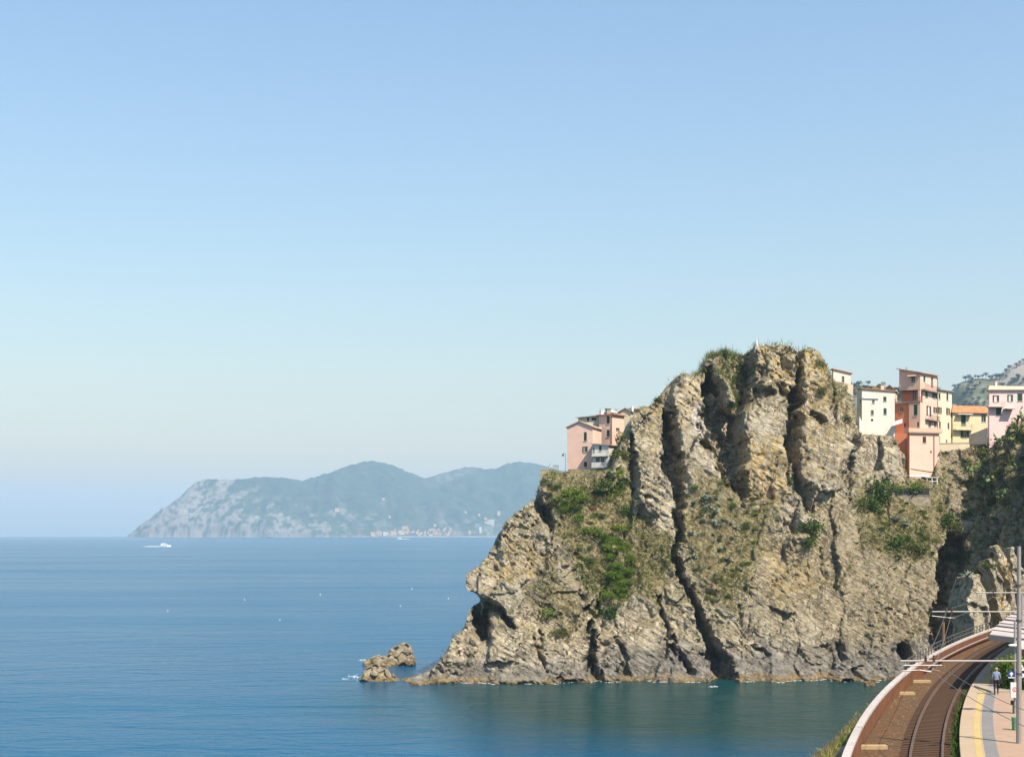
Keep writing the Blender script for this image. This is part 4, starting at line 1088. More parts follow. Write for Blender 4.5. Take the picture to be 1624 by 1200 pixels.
endp = b.C + b.dB * (LBt + 0.02)
h = house('narrow_cream_house', 'narrow cream house joined to the right side of the tower', 1498, 705, endp[1])
c = Block(h, CX + FPX * endp[0] / endp[1], endp[1], AN, 1480, 1509.5, (618, 618, 621.5), 716)
c.LA = 4.5; c.zA = c.zC; c.zD = c.zB
c.walls(CREAM, CREAM, [('B', 1490, 628, 3, 10, 'shut'), ('B', 1502.5, 629, 3, 11, 'shut'), ('B', 1490.3, 650.5, 2.8, 10, 'openbrown'), ('B', 1503.3, 652, 2.8, 10.5, 'openbrown'), ('B', 1490.6, 673, 2.6, 9.5, 'shutbrown'), ('B', 1504.2, 675, 2.6, 9.5, 'shutbrown'), ('B', 1501.3, 699.5, 2.4, 5, 'small'), ('B', 1489.5, 697, 3, 10, 'door')])
c.roof_shed(SLABM, 0.4, 0.14)
h = house('yellow_house', 'yellow house with orange hipped roof between the cream house and the pink villa', 1535, 703, 304)
b = Block(h, 1511, 304, 76, 1509, 1566, (655, 654.5, 653.5), 722)
b.zA = b.zB = b.zD = b.zC
b.walls(YELLOW, YELLOW, [('B', 1528, 665, 7.5, 19, 'shut'), ('B', 1560, 662.5, 7, 12, 'dark'), ('B', 1530, 688.5, 6.6, 11, 'open')]); b.roof_hip(TILE, 1.55, 0.45)
b.balcony('B', 1512, 1541, 680.5, 0.9, 8, 'bars', YELLOW)
m = MB(); q0 = b.pz('B', 1516, 656.5); q1 = b.pz('B', 1539, 656.5); pq = [b.pt('B', q0[0], 0, .01)[:2], b.pt('B', q1[0], 0, .01)[:2], b.pt('B', q1[0], 0, 1.0)[:2], b.pt('B', q0[0], 0, 1.0)[:2]]
m.prism(pq[::-1], q0[1] - .1, q0[1] + .02); m.build('awning', WHITEP, h)
h = house('pink_villa', 'rose pink villa with flat cream roof at the right edge, above the shaded cliff', 1600, 670, 289)
b = Block(h, 1569, 289, 80, 1567, 1650, (620, 619, 619), 760)
b.walls(ROSE, ROSE, [('B', 1579.4, 632, 5, 11, 'openbrown_white'), ('B', 1602, 631, 4.4, 11, 'open_white'), ('B', 1617.5, 630, 8, 12, 'shut'), ('B', 1584, 653, 8.4, 12, 'shut')]); rf = b.roof_shed(CREAM, 0.5, 0.3)
m = MB(); pp = b.poly(0.1); m.prism([tuple(p) for p in pp], b.zC + .33, b.zC + .95); m.build('parapet', CREAM, rf)
chimney(h, 1578.5, 609, 291, 0.5, 1.2, ROSE); b.balcony('B', 1563, 1590, 644, 1.1, 7, 'bars', ROSE)
m = MB(); q0 = b.pz('B', 1591, 648); q1 = b.pz('B', 1606, 648); pq = [b.pt('B', q0[0], 0, .01)[:2], b.pt('B', q1[0], 0, .01)[:2], b.pt('B', q1[0], 0, 1.6)[:2], b.pt('B', q0[0], 0, 1.6)[:2]]
m.prism(pq[::-1], q0[1] - .12, q0[1]); m.build('porch_roof', ROSE, h)

# ------------------------------------------------------------------ retaining walls, terraces, pergola
def wall_thing(name, label, pts, th, mat, cat='wall'):
    """pts: (px, py_top, py_bottom, Y) along the wall"""
    o = empty(name, tuple(P(pts[0][0], pts[0][2], pts[0][3])), label, cat)
    for i in range(len(pts) - 1):
        m = MB(); a, c = pts[i], pts[i + 1]
        A0, A1 = P(a[0], a[1], a[3]), P(a[0], a[2], a[3]); C0, C1 = P(c[0], c[1], c[3]), P(c[0], c[2], c[3])
        m.prism([(A0[0], A0[1]), (C0[0], C0[1]), (C0[0], C0[1] + th), (A0[0], A0[1] + th)], [A1[2], C1[2], C1[2], A1[2]], [A0[2], C0[2], C0[2], A0[2]])
        m.build('wall_section', mat, o)
        m = MB()
        m.prism([(A0[0], A0[1] - .06), (C0[0], C0[1] - .06), (C0[0], C0[1] + th + .06), (A0[0], A0[1] + th + .06)], [A0[2] + .003, C0[2] + .003, C0[2] + .003, A0[2] + .003], [A0[2] + .12, C0[2] + .12, C0[2] + .12, A0[2] + .12])
        m.build('coping', SLABM, o)
    return o
wall_thing('lane_wall', 'grey lane wall below the narrow cream house', [(1489, 703.5, 722, 291), (1538, 702.5, 722, 292)], 0.5, TAN)
wall_thing('ramp_wall', 'curved tan ramp wall below the yellow house', [(1538, 690, 704, 288.5), (1552, 685, 704, 286), (1566, 679, 704, 284)], 0.5, TAN)
wall_thing('terrace_wall', 'dry stone terrace wall below the garden fence', [(1409, 787, 802, 279.5), (1440, 786, 802, 280.2), (1476, 786, 803, 281)], 0.6, STONE)
wall_thing('garden_retaining_wall', 'stone retaining wall below the pink gabled house', [(901, 744.5, 760, 279.6), (922, 744, 760, 279.6)], 0.6, STONE)
wall_thing('corner_wall', 'stone wall with iron gate at the left tip of the terrace', [(857, 745, 762, 277), (876, 744, 762, 278)], 0.6, STONE)
wall_thing('short_stone_wall', 'dark stone wall beside the pink bougainvillea', [(926, 746, 775, 278.6), (936, 746, 778, 278.8)], 0.8, STONE)  # plain dry stone, coloured like the other terrace walls
wall_thing('field_wall', 'collapsed dry stone wall in the slope below the terrace', [(886, 800, 812, 273.8), (905, 795, 812, 273.9), (922, 799, 812, 273.6)], 0.8, STONE)
wall_thing('lower_field_wall', 'lower dry stone wall above the ivy', [(905, 826, 840, 271.2), (925, 822, 842, 271.0), (945, 830, 846, 270.5)], 0.8, STONE)
# pergola under the tower
h = empty('pergola', tuple(P(1465, 768, 284.2)), 'white pergola with flat roof at the foot of the tower', 'pergola')
m = MB(); m.box(tuple(P(1455, 754.5, 284.6)), 4.0, 1.8, 0.35, 0.15); m.build('roof', WHITEP, h)
m = MB(); m.box(tuple(P(1475, 757, 284.8)), 2.8, 1.6, 0.12, 0.15); m.build('roof', GREYW, h)
for k, px in enumerate((1460, 1470, 1478, 1486)):
    m = MB(); a_ = P(px, 758, 284.1); m.tube([(a_[0], a_[1], a_[2] - 2.4), tuple(a_)], 0.1, 5); m.build('post', WHITEP, h)
m = MB(); m.tube([tuple(P(1459, 763, 284.1)), tuple(P(1487, 763, 284.1))], 0.06, 4); m.build('handrail', WHITEP, h)
# garden net fence
h = empty('net_fence', tuple(P(1440, 787, 279.6)), 'dark net fence on the terrace wall below the tower', 'fence')
NET = paint('net_fabric', (0.03, 0.04, 0.035), 0.9, 0.3)
for i in range(9):
    px = 1408 + i * 8.2; a_ = P(px, 773, 279.6 + i * 0.16); c_ = P(px, 787, 279.6 + i * 0.16)
    m = MB(); m.tube([tuple(c_), tuple(a_)], 0.05, 5); m.build('post', IRON, h)
    if i < 8:
        e_ = P(px + 8.2, 773.6, 279.6 + (i + 1) * 0.16); g_ = P(px + 8.2, 787, 279.6 + (i + 1) * 0.16)
        m = MB(); m.prism([(a_[0] + .06, a_[1]), (e_[0] - .06, e_[1]), (e_[0] - .06, e_[1] + .03), (a_[0] + .06, a_[1] + .03)], c_[2] + .05, a_[2] - .06); m.build('net_panel', NET, h)
m = MB(); a_ = P(857.5, 745, 276.9)
for k in range(6): m.tube([(a_[0] + 2.35 + k * .2, a_[1] - .3, a_[2] - 1.4), (a_[0] + 2.35 + k * .2, a_[1] - .3, a_[2] + .9)], 0.03, 4)
for zz_ in (-1.2, .8): m.tube([(a_[0] + 2.3, a_[1] - .3, a_[2] + zz_), (a_[0] + 3.4, a_[1] - .3, a_[2] + zz_)], 0.04, 4)
tag(m.build('iron_gate', IRON), 'dark iron gate in the wall at the terrace tip', 'gate')
# street lamp on the terrace edge
h = empty('street_lamp', tuple(P(895, 748, 281)), 'small lamp on a bracket left of the pink gabled house', 'lamp')
m = MB(); a_ = P(897, 748, 281); m.tube([tuple(a_), (a_[0], a_[1], a_[2] + 3.4), (a_[0] - .2, a_[1], a_[2] + 3.6), (a_[0] - .5, a_[1], a_[2] + 3.5)], 0.045, 5); m.build('post', IRON, h)
m = MB(); m.lathe((a_[0] - .5, a_[1], a_[2] + 3.0), [(0.05, 0.5), (0.2, 0.35), (0.16, 0.0)], 8); m.build('lantern', IRON, h)
# ------------------------------------------------------------------ railway
ZB, ZP, ZW = 15.0, 15.55, 16.1         # ballast, platform, parapet top
Yk = np.arange(46, 186, 2.0)
def XL(Y): return 5.14 + 0.106 * Y + 0.00132 * Y * Y
def slope(Y): return 0.106 + 0.00264 * Y
def off(Y, d):
    """point d metres to the right of the left rail, square to the track"""
    s_ = slope(Y); n_ = math.hypot(1, s_)
    return (XL(Y) + d / n_, Y - d * s_ / n_)
def strip(name, d0, d1, z, mat, z_low=None, Y0_=46, Y1_=186, step=2.0, d0f=None, thick=None):
    m = MB(); Ys = np.arange(Y0_, Y1_ + 0.01, step)
    for i in range(len(Ys) - 1):
        a0, a1 = off(Ys[i], d0), off(Ys[i], d1); b0, b1 = off(Ys[i + 1], d0), off(Ys[i + 1], d1)
        m.quad((*a0, z), (*a1, z), (*b1, z), (*b0, z))
        if z_low is not None:
            m.quad((*a0, z_low), (*a0, z), (*b0, z), (*b0, z_low)); m.quad((*a1, z), (*a1, z_low), (*b1, z_low), (*b1, z))
    if z_low is not None:
        for Y, r in ((Ys[0], 1), (Ys[-1], 0)):
            a0, a1 = off(Y, d0), off(Y, d1); q = [(*a0, z_low), (*a1, z_low), (*a1, z), (*a0, z)]
            m.quad(*(q if r else q[::-1]))
    return m.build(name, mat)
def mat_ground(name, cols, sc, bump=0.5, d=0.03):
    t = NT(name); v = t.coord('Object')
    n1 = t.noise(v, sc, 6, 0.75); n2 = t.noise(v, 0.35, 4, 0.6)
    c = t.ramp(n1, [(0.3, cols[0]), (0.5, cols[1]), (0.72, cols[2])])
    c = t.mix(t.ramp(n2, [(0.4, 0.0), (0.7, 0.6)]), c, cols[3])
    t.bsdf(Base_Color=c, Roughness=0.95, Specular_IOR_Level=0.15, Normal=t.bump(n1, bump, d))
    return t.mat
BALLAST = mat_ground('ballast_stone', [(0.060, 0.031, 0.014), (0.115, 0.060, 0.028), (0.19, 0.115, 0.058), (0.080, 0.060, 0.036)], 3.0, 0.9, 0.08)
PAVE = mat_ground('platform_paving', [(0.29, 0.20, 0.14), (0.34, 0.235, 0.165), (0.38, 0.27, 0.19), (0.30, 0.21, 0.15)], 2.0, 0.15, 0.01)
PAVEL = mat_ground('platform_edge_paving', [(0.33, 0.25, 0.165), (0.37, 0.28, 0.19), (0.41, 0.315, 0.215), (0.33, 0.25, 0.17)], 2.0, 0.15, 0.01)
YELL = mat_ground('yellow_line', [(0.37, 0.275, 0.11), (0.43, 0.32, 0.13), (0.47, 0.355, 0.155), (0.37, 0.275, 0.125)], 2.5, 0.1, 0.01)
GREY = mat_ground('grey_tactile', [(0.16, 0.15, 0.145), (0.19, 0.18, 0.17), (0.22, 0.21, 0.20), (0.165, 0.155, 0.15)], 2.5, 0.1, 0.01)
COPEM = mat_ground('parapet_coping', [(0.35, 0.31, 0.285), (0.42, 0.38, 0.35), (0.48, 0.43, 0.40), (0.31, 0.275, 0.25)], 2.0, 0.2, 0.01)
RUSTW = paint('rusty_wall', (0.16, 0.062, 0.026), 0.9, 0.35, 0.8, 0.3, stain=(0.16, 0.08, 0.04))
RAIL = paint('rail_steel', (0.20, 0.115, 0.065), 0.45, 0.25, metal=0.6); SLEEP = paint('sleeper', (0.095, 0.052, 0.027), 0.9, 0.3)
GALV = paint('galvanised_steel', (0.33, 0.30, 0.28), 0.5, 0.12, metal=0.25); CONC = paint('concrete_slab', (0.42, 0.30, 0.16), 0.9, 0.25)

g_ = strip('railway_ground', -2.85, 12.0, ZB, BALLAST, 11.0); tag(g_, 'brown ballast bed of the railway', None, None, 'structure')
pl = strip('platform', 2.32, 11.0, ZP, PAVE, ZB - 0.2); tag(pl, 'pinkish paved station platform beside the track', None, None, 'structure')
for nm, d0, d1, mt, lb in (('platform_edge', 2.34, 3.02, PAVEL, 'pale edge paving of the platform'), ('yellow_safety_line', 3.025, 3.36, YELL, 'yellow safety line along the platform edge'), ('platform_joint', 3.365, 3.44, PAVEL, 'thin pale band beside the yellow line'), ('grey_paving_band', 3.445, 4.05, GREY, 'grey paving band along the platform')):
    o = strip(nm, d0, d1, ZP + 0.005, mt); tag(o, lb, None, None, 'structure')

# track: two rails and sleepers
track = empty('railway_track', (*off(70, 0.75), ZB), 'single curved railway track beside the sea wall', 'railway track')
for d in (0.0, 1.5):
    m = MB(); Ys = np.arange(46, 186, 1.5)
    prof = [(-0.07, 0.0), (-0.07, 0.02), (-0.015, 0.05), (-0.015, 0.12), (-0.036, 0.13), (-0.036, 0.17), (0.036, 0.17), (0.036, 0.13), (0.015, 0.12), (0.015, 0.05), (0.07, 0.02), (0.07, 0.0)]
    k = len(prof)
    for Y in Ys:
        for (u, z) in prof: m.v.append((*off(Y, d + u), ZB + 0.09 + z))
    for i in range(len(Ys) - 1):
        for j in range(k):
            a0 = i * k + j; b0 = i * k + (j + 1) % k
            m.f.append((a0, b0, b0 + k, a0 + k)); m.m.append(0)
    m.build('rail', RAIL, track)
sm = MB(); sm.box((0, 0, 0), 2.5, 0.24, 0.16)
me0 = None; Y = 60.0
while Y < 150:
    p0 = off(Y, 0.75)
    if me0 is None:
        s0 = sm.build('sleeper', SLEEP, origin=(0, 0, 0)); me0 = s0.data; o = s0
    else:
        o = bpy.data.objects.new('sleeper', me0); COL.objects.link(o)
    o.parent = track; lw = world_loc(track)
    o.location = (p0[0] - lw.x, p0[1] - lw.y, ZB + 0.02 - lw.z); o.rotation_euler = (0, 0, -math.atan(slope(Y)))
    Y += 0.62 * math.cos(math.atan(slope(Y)))

# sea wall: coping, rusty inner face, railing
par = np.polyfit([64.4, 74.7, 84.3, 95.5, 105.5, 114.5, 125, 138.7, 152], [14.6, 17.6, 20.5, 24.4, 28.1, 32.5, 36.9, 43.3, 49.9], 2)
def XP(Y): return np.polyval(par, Y)
def offp(Y, d):
    s_ = 2 * par[0] * Y + par[1]; n_ = math.hypot(1, s_)
    return (XP(Y) + d / n_, Y - d * s_ / n_)
seawall = empty('sea_wall', (*offp(70, 0.2), ZB), 'curving railway sea wall with pale coping and rusty inner face', 'wall')
Ys = np.arange(46, 190, 2.0)
for k in range(0, len(Ys) - 1):
    Ya, Yc = Ys[k], Ys[k + 1]
    m = MB(); q = [offp(Ya, 0.0), offp(Ya, 0.36), offp(Yc, 0.36), offp(Yc, 0.0)]
    m.prism(q, ZW - 0.14, ZW); m.build('coping', COPEM, seawall)
m = MB()
for k in range(len(Ys) - 1):
    Ya, Yc = Ys[k], Ys[k + 1]
    a, b_, c_, d_ = offp(Ya, 0.06), offp(Ya, 0.33), offp(Yc, 0.33), offp(Yc, 0.06)
    m.quad((*b_, ZB - .5), (*c_, ZB - .5), (*c_, ZW - .142), (*b_, ZW - .142)); m.quad((*a, 6), (*a, ZW - .142), (*d_, ZW - .142), (*d_, 6))
m.build('wall_face', RUSTW, seawall)
rail_o = empty('sea_wall_railing', (*offp(120, 0.1), ZW), 'low dark railing on the outer edge of the sea wall', 'railing')
for z in (0.35, 0.7):
    m = MB(); m.tube([(*offp(Y, 0.06), ZW + z) for Y in np.arange(104, 152, 2.0)], 0.035, 5); m.build('rail', IRON, rail_o)
for Y in np.arange(104, 151, 1.5):
    m = MB(); m.tube([(*offp(Y, 0.06), ZW), (*offp(Y, 0.06), ZW + 0.72)], 0.04, 5); m.build('post', IRON, rail_o)
pipe = MB(); pipe.tube([(*offp(Y, 0.62), ZB + 0.55) for Y in np.arange(113, 160, 2.0)], 0.06, 6)
tag(pipe.build('cable_duct', GALV), 'pale cable duct running along the inside of the sea wall', 'pipe')
# concrete slabs crossing the ballast
for k, (px, py, w, lb) in enumerate([(1456, 1080, 2.2, 'pale concrete slab on the ballast, farthest of the three'), (1431, 1099, 2.0, 'pale concrete slab on the ballast, middle of the three'), (1381, 1184, 2.0, 'pale concrete slab on the ballast, nearest of the three')]):
    c0_ = PG(px, py, ZB + .08); m = MB(); m.box((c0_[0], c0_[1], ZB + .07), w * .8, 0.5, 0.22, 0.02); tag(m.build('concrete_slab', CONC), lb, 'slab')
# embankment falling to the sea on the left
bx_ = []; ins = np.array([0, 0.5, 1.2, 2.2, 3.2, 4.6, 7, 10, 14, 18.]); zs_ = np.array([15.5, 15.45, 15.2, 14.6, 13.7, 12.0, 8.6, 4.6, -0.4, -4.])
Yv = np.arange(40, 190, 0.8)
o2 = np.interp(np.linspace(0, 1, 48), np.linspace(0, 1, 10), ins); z2 = np.interp(o2, ins, zs_)
VB = []
for Y in Yv:
    s_ = 2 * par[0] * Y + par[1]; n_ = math.hypot(1, s_); k = np.interp(Y, [40, 66, 78, 92, 104, 190], [1.5, 1.05, .62, 0.28, .16, .16])
    for q_, z_ in zip(o2, z2):
        VB.append((XP(Y) + 0.05 - q_ * k / n_, Y + q_ * k * s_ / n_, z_ - 0.35))
VB = np.array(VB); VB[:, 2] += 0.35 * fb2(VB[:, 0] * .9, VB[:, 1] * .9, 4, 2)
ii = np.arange(len(VB)).reshape(len(Yv), len(o2))
FB = np.stack([ii[:-1, :-1], ii[:-1, 1:], ii[1:, 1:], ii[1:, :-1]], -1).reshape(-1, 4)[:, ::-1]
BANKM = mat_ground('bank_soil', [(0.14, 0.105, 0.055), (0.27, 0.21, 0.11), (0.40, 0.33, 0.19), (0.15, 0.15, 0.06)], 2.2, 0.6, 0.1)
bank = tag(np_mesh('embankment', VB, FB, BANKM, True), 'dry grassy bank falling from the sea wall to the water', None, None, 'structure')

# land rising to the right of the station
Yv = np.arange(44, 205, 3.0); dv = np.arange(0, 70, 2.5); VH = []
for Y in Yv:
    for d in dv:
        q = off(min(Y, 186), 11.2 + d); VH.append((q[0], q[1] + max(0, Y - 186), ZP - .6 + .52 * d * min(1, d / 8) + 1.2 * float(fb2(np.array([d * .12]), np.array([Y * .12]), 3, 2)[0]) * min(1, d / 6)))
VH = np.array(VH); ii = np.arange(len(VH)).reshape(len(Yv), len(dv)); FH = np.stack([ii[:-1, :-1], ii[:-1, 1:], ii[1:, 1:], ii[1:, :-1]], -1).reshape(-1, 4)
tag(np_mesh('hillside', VH, FH, BANKM, True), 'dry slope rising behind the station', None, None, 'structure')
# catenary masts with cantilever beams
def mast(label, base, ztop, beams, r, wires):
    h = empty('catenary_mast', tuple(base), label, 'mast', 'catenary masts on the platform side')
    m = MB(); m.tube([tuple(base), (base[0], base[1], ztop)], [r * 1.25, r * 0.85], 10); m.build('pole', GALV, h)
    for (x0, x1, z, th) in beams:
        m = MB(); m.tube([(x0, base[1], z), (x1, base[1], z)], th, 8); m.build('beam', GALV, h)
    for (x, z) in wires:
        m = MB(); m.lathe((x, base[1], z - 0.02), [(0.05, 0.0), (0.09, .06), (0.05, .1), (0.09, .16), (0.05, .2), (0.05, .3)], 8); m.build('insulator', SLEEP, h)
        m = MB(); m.tube([(x, base[1], z - .02), (x - .1, base[1], z - .4), (x + .3, base[1], z - .5)], 0.022, 5); m.build('registration_arm', GALV, h)
    return h
M1 = PG(1616, 1178, ZP)
zb1 = P(0, 1047.5, M1[1])[2]; X_ = lambda px, Y: (px - CX) / FPX * Y
h1 = mast('tall grey catenary mast on the platform at the right edge', M1, P(0, 866, M1[1])[2], [(X_(1428, M1[1]), X_(1640, M1[1]), zb1, 0.045)], 0.115, [(X_(1468, M1[1]), zb1), (X_(1481, M1[1]), zb1)])
m = MB(); a_ = (X_(1428, M1[1]) + .05, M1[1], zb1 - .1); m.tube([(a_[0] + 2.0, a_[1], zb1 - .22), (a_[0] + .1, a_[1], zb1 - .22), (a_[0] - .1, a_[1], zb1 - .38), (a_[0] + .1, a_[1], zb1 - .5), (a_[0] + .9, a_[1], zb1 - .45), (a_[0] + 1.5, a_[1], zb1 - .55)], 0.035, 6); m.build('steady_arm', GALV, h1)
for k in (0.35, 0.62, .8):
    m = MB(); zc = M1[2] + (P(0, 866, M1[1])[2] - M1[2]) * k; m.lathe((M1[0], M1[1], zc), [(0.16, 0), (0.16, .08)], 10); m.build('clamp', IRON, h1)
Y2 = 110.0; zb2 = P(0, 969.5, Y2)[2]
h2 = mast('second catenary mast half hidden behind the first, with a long thin beam', (X_(1621, Y2), Y2, ZP), zb2 + 1.2, [(X_(1478, Y2), X_(1621, Y2), zb2, 0.05)], 0.12, [(X_(1501, Y2), zb2), (X_(1509.5, Y2), zb2)])
Y3 = 145.0; zb3 = P(0, 939.5, Y3)[2]
h3 = mast('farthest catenary mast, its beam crossing the shaded slabs', (X_(1634, Y3), Y3, ZB), zb3 + 1.2, [(X_(1548, Y3), X_(1634, Y3), zb3, 0.06)], 0.12, [(X_(1575, Y3), zb3)])
# brown post by the sea wall
pb = PG(1496, 1043, ZB); m = MB(); m.tube([tuple(pb), (pb[0], pb[1], P(0, 986, pb[1])[2])], 0.13, 8)
hp = empty('brown_post', tuple(pb), 'slim brown steel post standing inside the sea wall', 'post'); m.build('pole', paint('brown_steel', (0.22, 0.12, 0.06), 0.6), hp)
m = MB(); zt = P(0, 978, pb[1])[2]; m.tube([(pb[0] - 1.0, pb[1], zt + .1), (pb[0] + .8, pb[1], zt - .1)], 0.04, 6); m.build('arm', GALV, hp)
WIRE = paint('wire_copper', (0.20, 0.21, 0.18), 0.5, 0.1, metal=.3)
def wire(label, pts, r=0.012):
    m = MB(); P_ = [np.array(p, float) for p in pts]; L = []
    for i in range(len(P_) - 1):
        for k in range(9 if i == len(P_) - 2 else 8):
            t_ = k / 8; q = P_[i] + (P_[i + 1] - P_[i]) * t_; q[2] -= 0.25 * 4 * t_ * (1 - t_); L.append(tuple(q))
    m.tube(L, r, 5); return tag(m.build('overhead_wire', WIRE), label, 'wire', 'overhead wires of the railway')
wire('overhead wire running from the nearest beam towards the viewer', [(X_(1556, 52), 46, 20.2), (X_(1470, M1[1]), M1[1], zb1 + .25), (X_(1502, Y2), Y2, zb2 + .25)])
wire('overhead wire climbing from the middle beam to the farthest beam', [(X_(1509.5, Y2), Y2, zb2 + .3), (X_(1575, Y3), Y3, zb3 + .3), (X_(1660, 185), 185, 20.8)])
wire('contact wire hanging under the nearest and middle beams', [(X_(1556, 52) + .6, 46, 19.4), (X_(1478, M1[1]), M1[1], zb1 - .5), (X_(1507, Y2), Y2, zb2 - .5), (X_(1572, Y3), Y3, zb3 - .5)], 0.014)

# platform canopy
CANM = paint('canopy_sheet', (0.42, 0.37, 0.345), 0.7, 0.15, 0.5); CANE = paint('canopy_fascia', (0.10, 0.10, 0.10), 0.7)
can = empty('platform_canopy', (*off(112, 6), ZP), 'pale corrugated platform canopy at the right edge', 'canopy')
k = 0; Ya = 101.0
while Ya < 152:
    Yc = Ya + 4.0; m = MB(); q = [off(Ya, 3.5), off(Ya, 9.5), off(Yc - .12, 9.5), off(Yc - .12, 3.5)]
    zz_ = [19.05, 18.45, 18.45, 19.05]
    m.prism(q, [z - .08 for z in zz_], zz_); m.build('roof_panel', CANM, can)
    m = MB(); a_, c_ = off(Yc - .06, 3.5), off(Yc - .06, 9.5); m.tube([(*a_, 19.12), (*c_, 18.52)], 0.07, 4); m.build('roof_rib', CANE if k % 2 else CANM, can)
    m = MB(); a_, c_ = off(Ya, 7.6), off(Ya, 7.6); m.tube([(*a_, ZP), (*a_, 18.5)], 0.09, 6); m.build('column', GALV, can)
    Ya = Yc; k += 1
m = MB(); a_, c_ = off(100.9, 3.4), off(100.9, 9.6); m.prism([a_, c_, off(101.05, 9.6), off(101.05, 3.4)], [18.65, 18.05, 18.05, 18.65], [19.02, 18.42, 18.42, 19.02]); m.build('fascia', CANE, can)
# second ridge of the canopy
m = MB(); m.prism([off(118, 9.6), off(118, 13.5), off(152, 13.5), off(152, 9.6)], [18.6, 19.6, 19.6, 18.6], [18.7, 19.7, 19.7, 18.7]); m.build('rear_roof', CANM, can)

# sign post with signs
BLUE = paint('sign_blue', (0.02, 0.045, 0.20), 0.5, 0.05); REDS = paint('sign_red', (0.55, 0.03, 0.03), 0.5, 0.05); LGREY = paint('panel_grey', (0.62, 0.61, 0.58), 0.6, 0.08); BLACKP = paint('black_plastic', (0.02, 0.02, 0.025), 0.5)
S0 = PG(1609.5, 1131, ZP); SY = S0[1]; mpp = SY / FPX
hs_ = empty('sign_post', tuple(S0), 'slim sign post carrying signs and a lamp on the platform', 'sign post')
m = MB(); m.tube([tuple(S0), (S0[0], SY, P(0, 984, SY)[2])], [0.075, 0.06], 8); m.build('pole', GALV, hs_)
m = MB(); m.tube([(S0[0] + .2, SY, S0[2]), (S0[0] + .2, SY, P(0, 1000, SY)[2])], 0.05, 8); m.build('pole', GALV, hs_)
m = MB(); c_ = P(1609, 1023, SY); m.lathe((c_[0], SY - .1, c_[2] - .06), [(0.05, 0), (0.34, .03), (0.38, .08), (0.30, .13), (0.08, .16)], 12); m.build('lamp_head', WHITEP, hs_)
def flat_sign(name, px, py, w, hh_, mat, par, y=-0.12, th=0.03, lab=None):
    c_ = P(px, py, SY); m = MB(); m.box((c_[0], SY + y, c_[2]), w, th, hh_); return m.build(name, mat, par)
bs_ = flat_sign('arrow_sign', 1602.8, 1068, 11 * mpp, 9 * mpp, BLUE, hs_); bs_['label'] = 'blue square sign with white upward arrow'
c_ = P(1602.8, 1068, SY); y_ = SY - .14
m = MB(); u = mpp
m.prism([(0, 0), (1, 0), (1, 1), (0, 1)], 0, 1); m.v = []; m.f = []; m.m = []
arrow = [(0, 3.6), (3.3, 0.2), (1.9, -0.3), (1.1, 0.6), (1.1, -3.4), (-1.1, -3.4), (-1.1, 0.6), (-1.9, -0.3), (-3.3, 0.2)]
n_ = len(arrow); m.v = [(c_[0] + a * u, y_, c_[2] + b_ * u) for a, b_ in arrow] + [(c_[0] + a * u, y_ + .02, c_[2] + b_ * u) for a, b_ in arrow]
m.f = [tuple(range(n_))[::-1], tuple(range(n_, 2 * n_))] + [(i, (i + 1) % n_, n_ + (i + 1) % n_, n_ + i) for i in range(n_)]; m.m = [0] * len(m.f)
m.build('arrow', WHITEP, bs_)
flat_sign('caption_strip', 1602.8, 1073.6, 10 * mpp, 1.2 * mpp, WHITEP, bs_, -0.125)
s2 = flat_sign('platform_sign', 1619.5, 1070, 9 * mpp, 9 * mpp, BLUE, hs_); c_ = P(1619.5, 1070, SY)
m = MB(); m.lathe((0, 0, 0), [(3.4 * u, 0), (3.4 * u, .02)], 16); m.v = [(c_[0] + p[0], SY - .14 - p[2], c_[2] + p[1]) for p in m.v]; m.build('disc', WHITEP, s2)
m = MB(); m.box((c_[0] - .2 * u, SY - .165, c_[2]), 1.4 * u, .01, 4 * u); m.build('figure', BLUE, s2)
m = MB(); c_ = P(1619.5, 1058, SY); tri = [(-4.6, -4.4), (4.6, -4.4), (0, 5)]
m.v = [(c_[0] + a * u, SY - .14, c_[2] + b_ * u) for a, b_ in tri] + [(c_[0] + a * u, SY - .11, c_[2] + b_ * u) for a, b_ in tri]; m.f = [(0, 1, 2), (5, 4, 3), (0, 3, 4, 1), (1, 4, 5, 2), (2, 5, 3, 0)]; m.m = [0] * 5
ts = m.build('triangle_sign', WHITEP, hs_)
m = MB(); m.box((c_[0], SY - .15, c_[2] - .6 * u), .9 * u, .012, 4 * u); m.build('mark', GREY, ts)
nb = flat_sign('notice_panel', 1606.5, 1093, 12 * mpp, 24 * mpp, LGREY, hs_, -0.2, 0.12); c_ = P(1607, 1092, SY)
m = MB(); NR = 20
for i in range(NR):
    a0, a1 = 2 * math.pi * i / NR, 2 * math.pi * (i + 1) / NR
    q = [(c_[0] + r * math.cos(a) * u, SY - .268, c_[2] + r * math.sin(a) * u) for r, a in ((2.6, a0), (2.6, a1), (3.7, a1), (3.7, a0))]
    m.quad(*q[::-1])
m.build('red_ring', REDS, nb)
m = MB(); m.box((c_[0], SY - .268, c_[2]), 1.4 * u, .01, 2.4 * u); m.build('red_symbol', REDS, nb)
for nm, px, py0, py1, w, mt, lb, cat in (('ticket_machine', 1608, 1110, 1130, 0.36, BLACKP, 'black ticket validator box below the notice panel', 'machine'),):
    a_ = PG(px, py1, ZP); hgt = (py1 - py0) / FPX * a_[1]; m = MB(); m.box((a_[0], a_[1] - .1, ZP + hgt * .35), w * .45, .2, hgt * .7); m.box((a_[0], a_[1] - .1, ZP + hgt * .85), w, .3, hgt * .3); tag(m.build(nm, mt), lb, cat)
a_ = PG(1609.5, 1157, ZP); hb = empty('litter_bin', tuple(a_), 'green litter bin beside the mast', 'bin'); GRN = paint('bin_green', (0.12, 0.30, 0.14), 0.6)
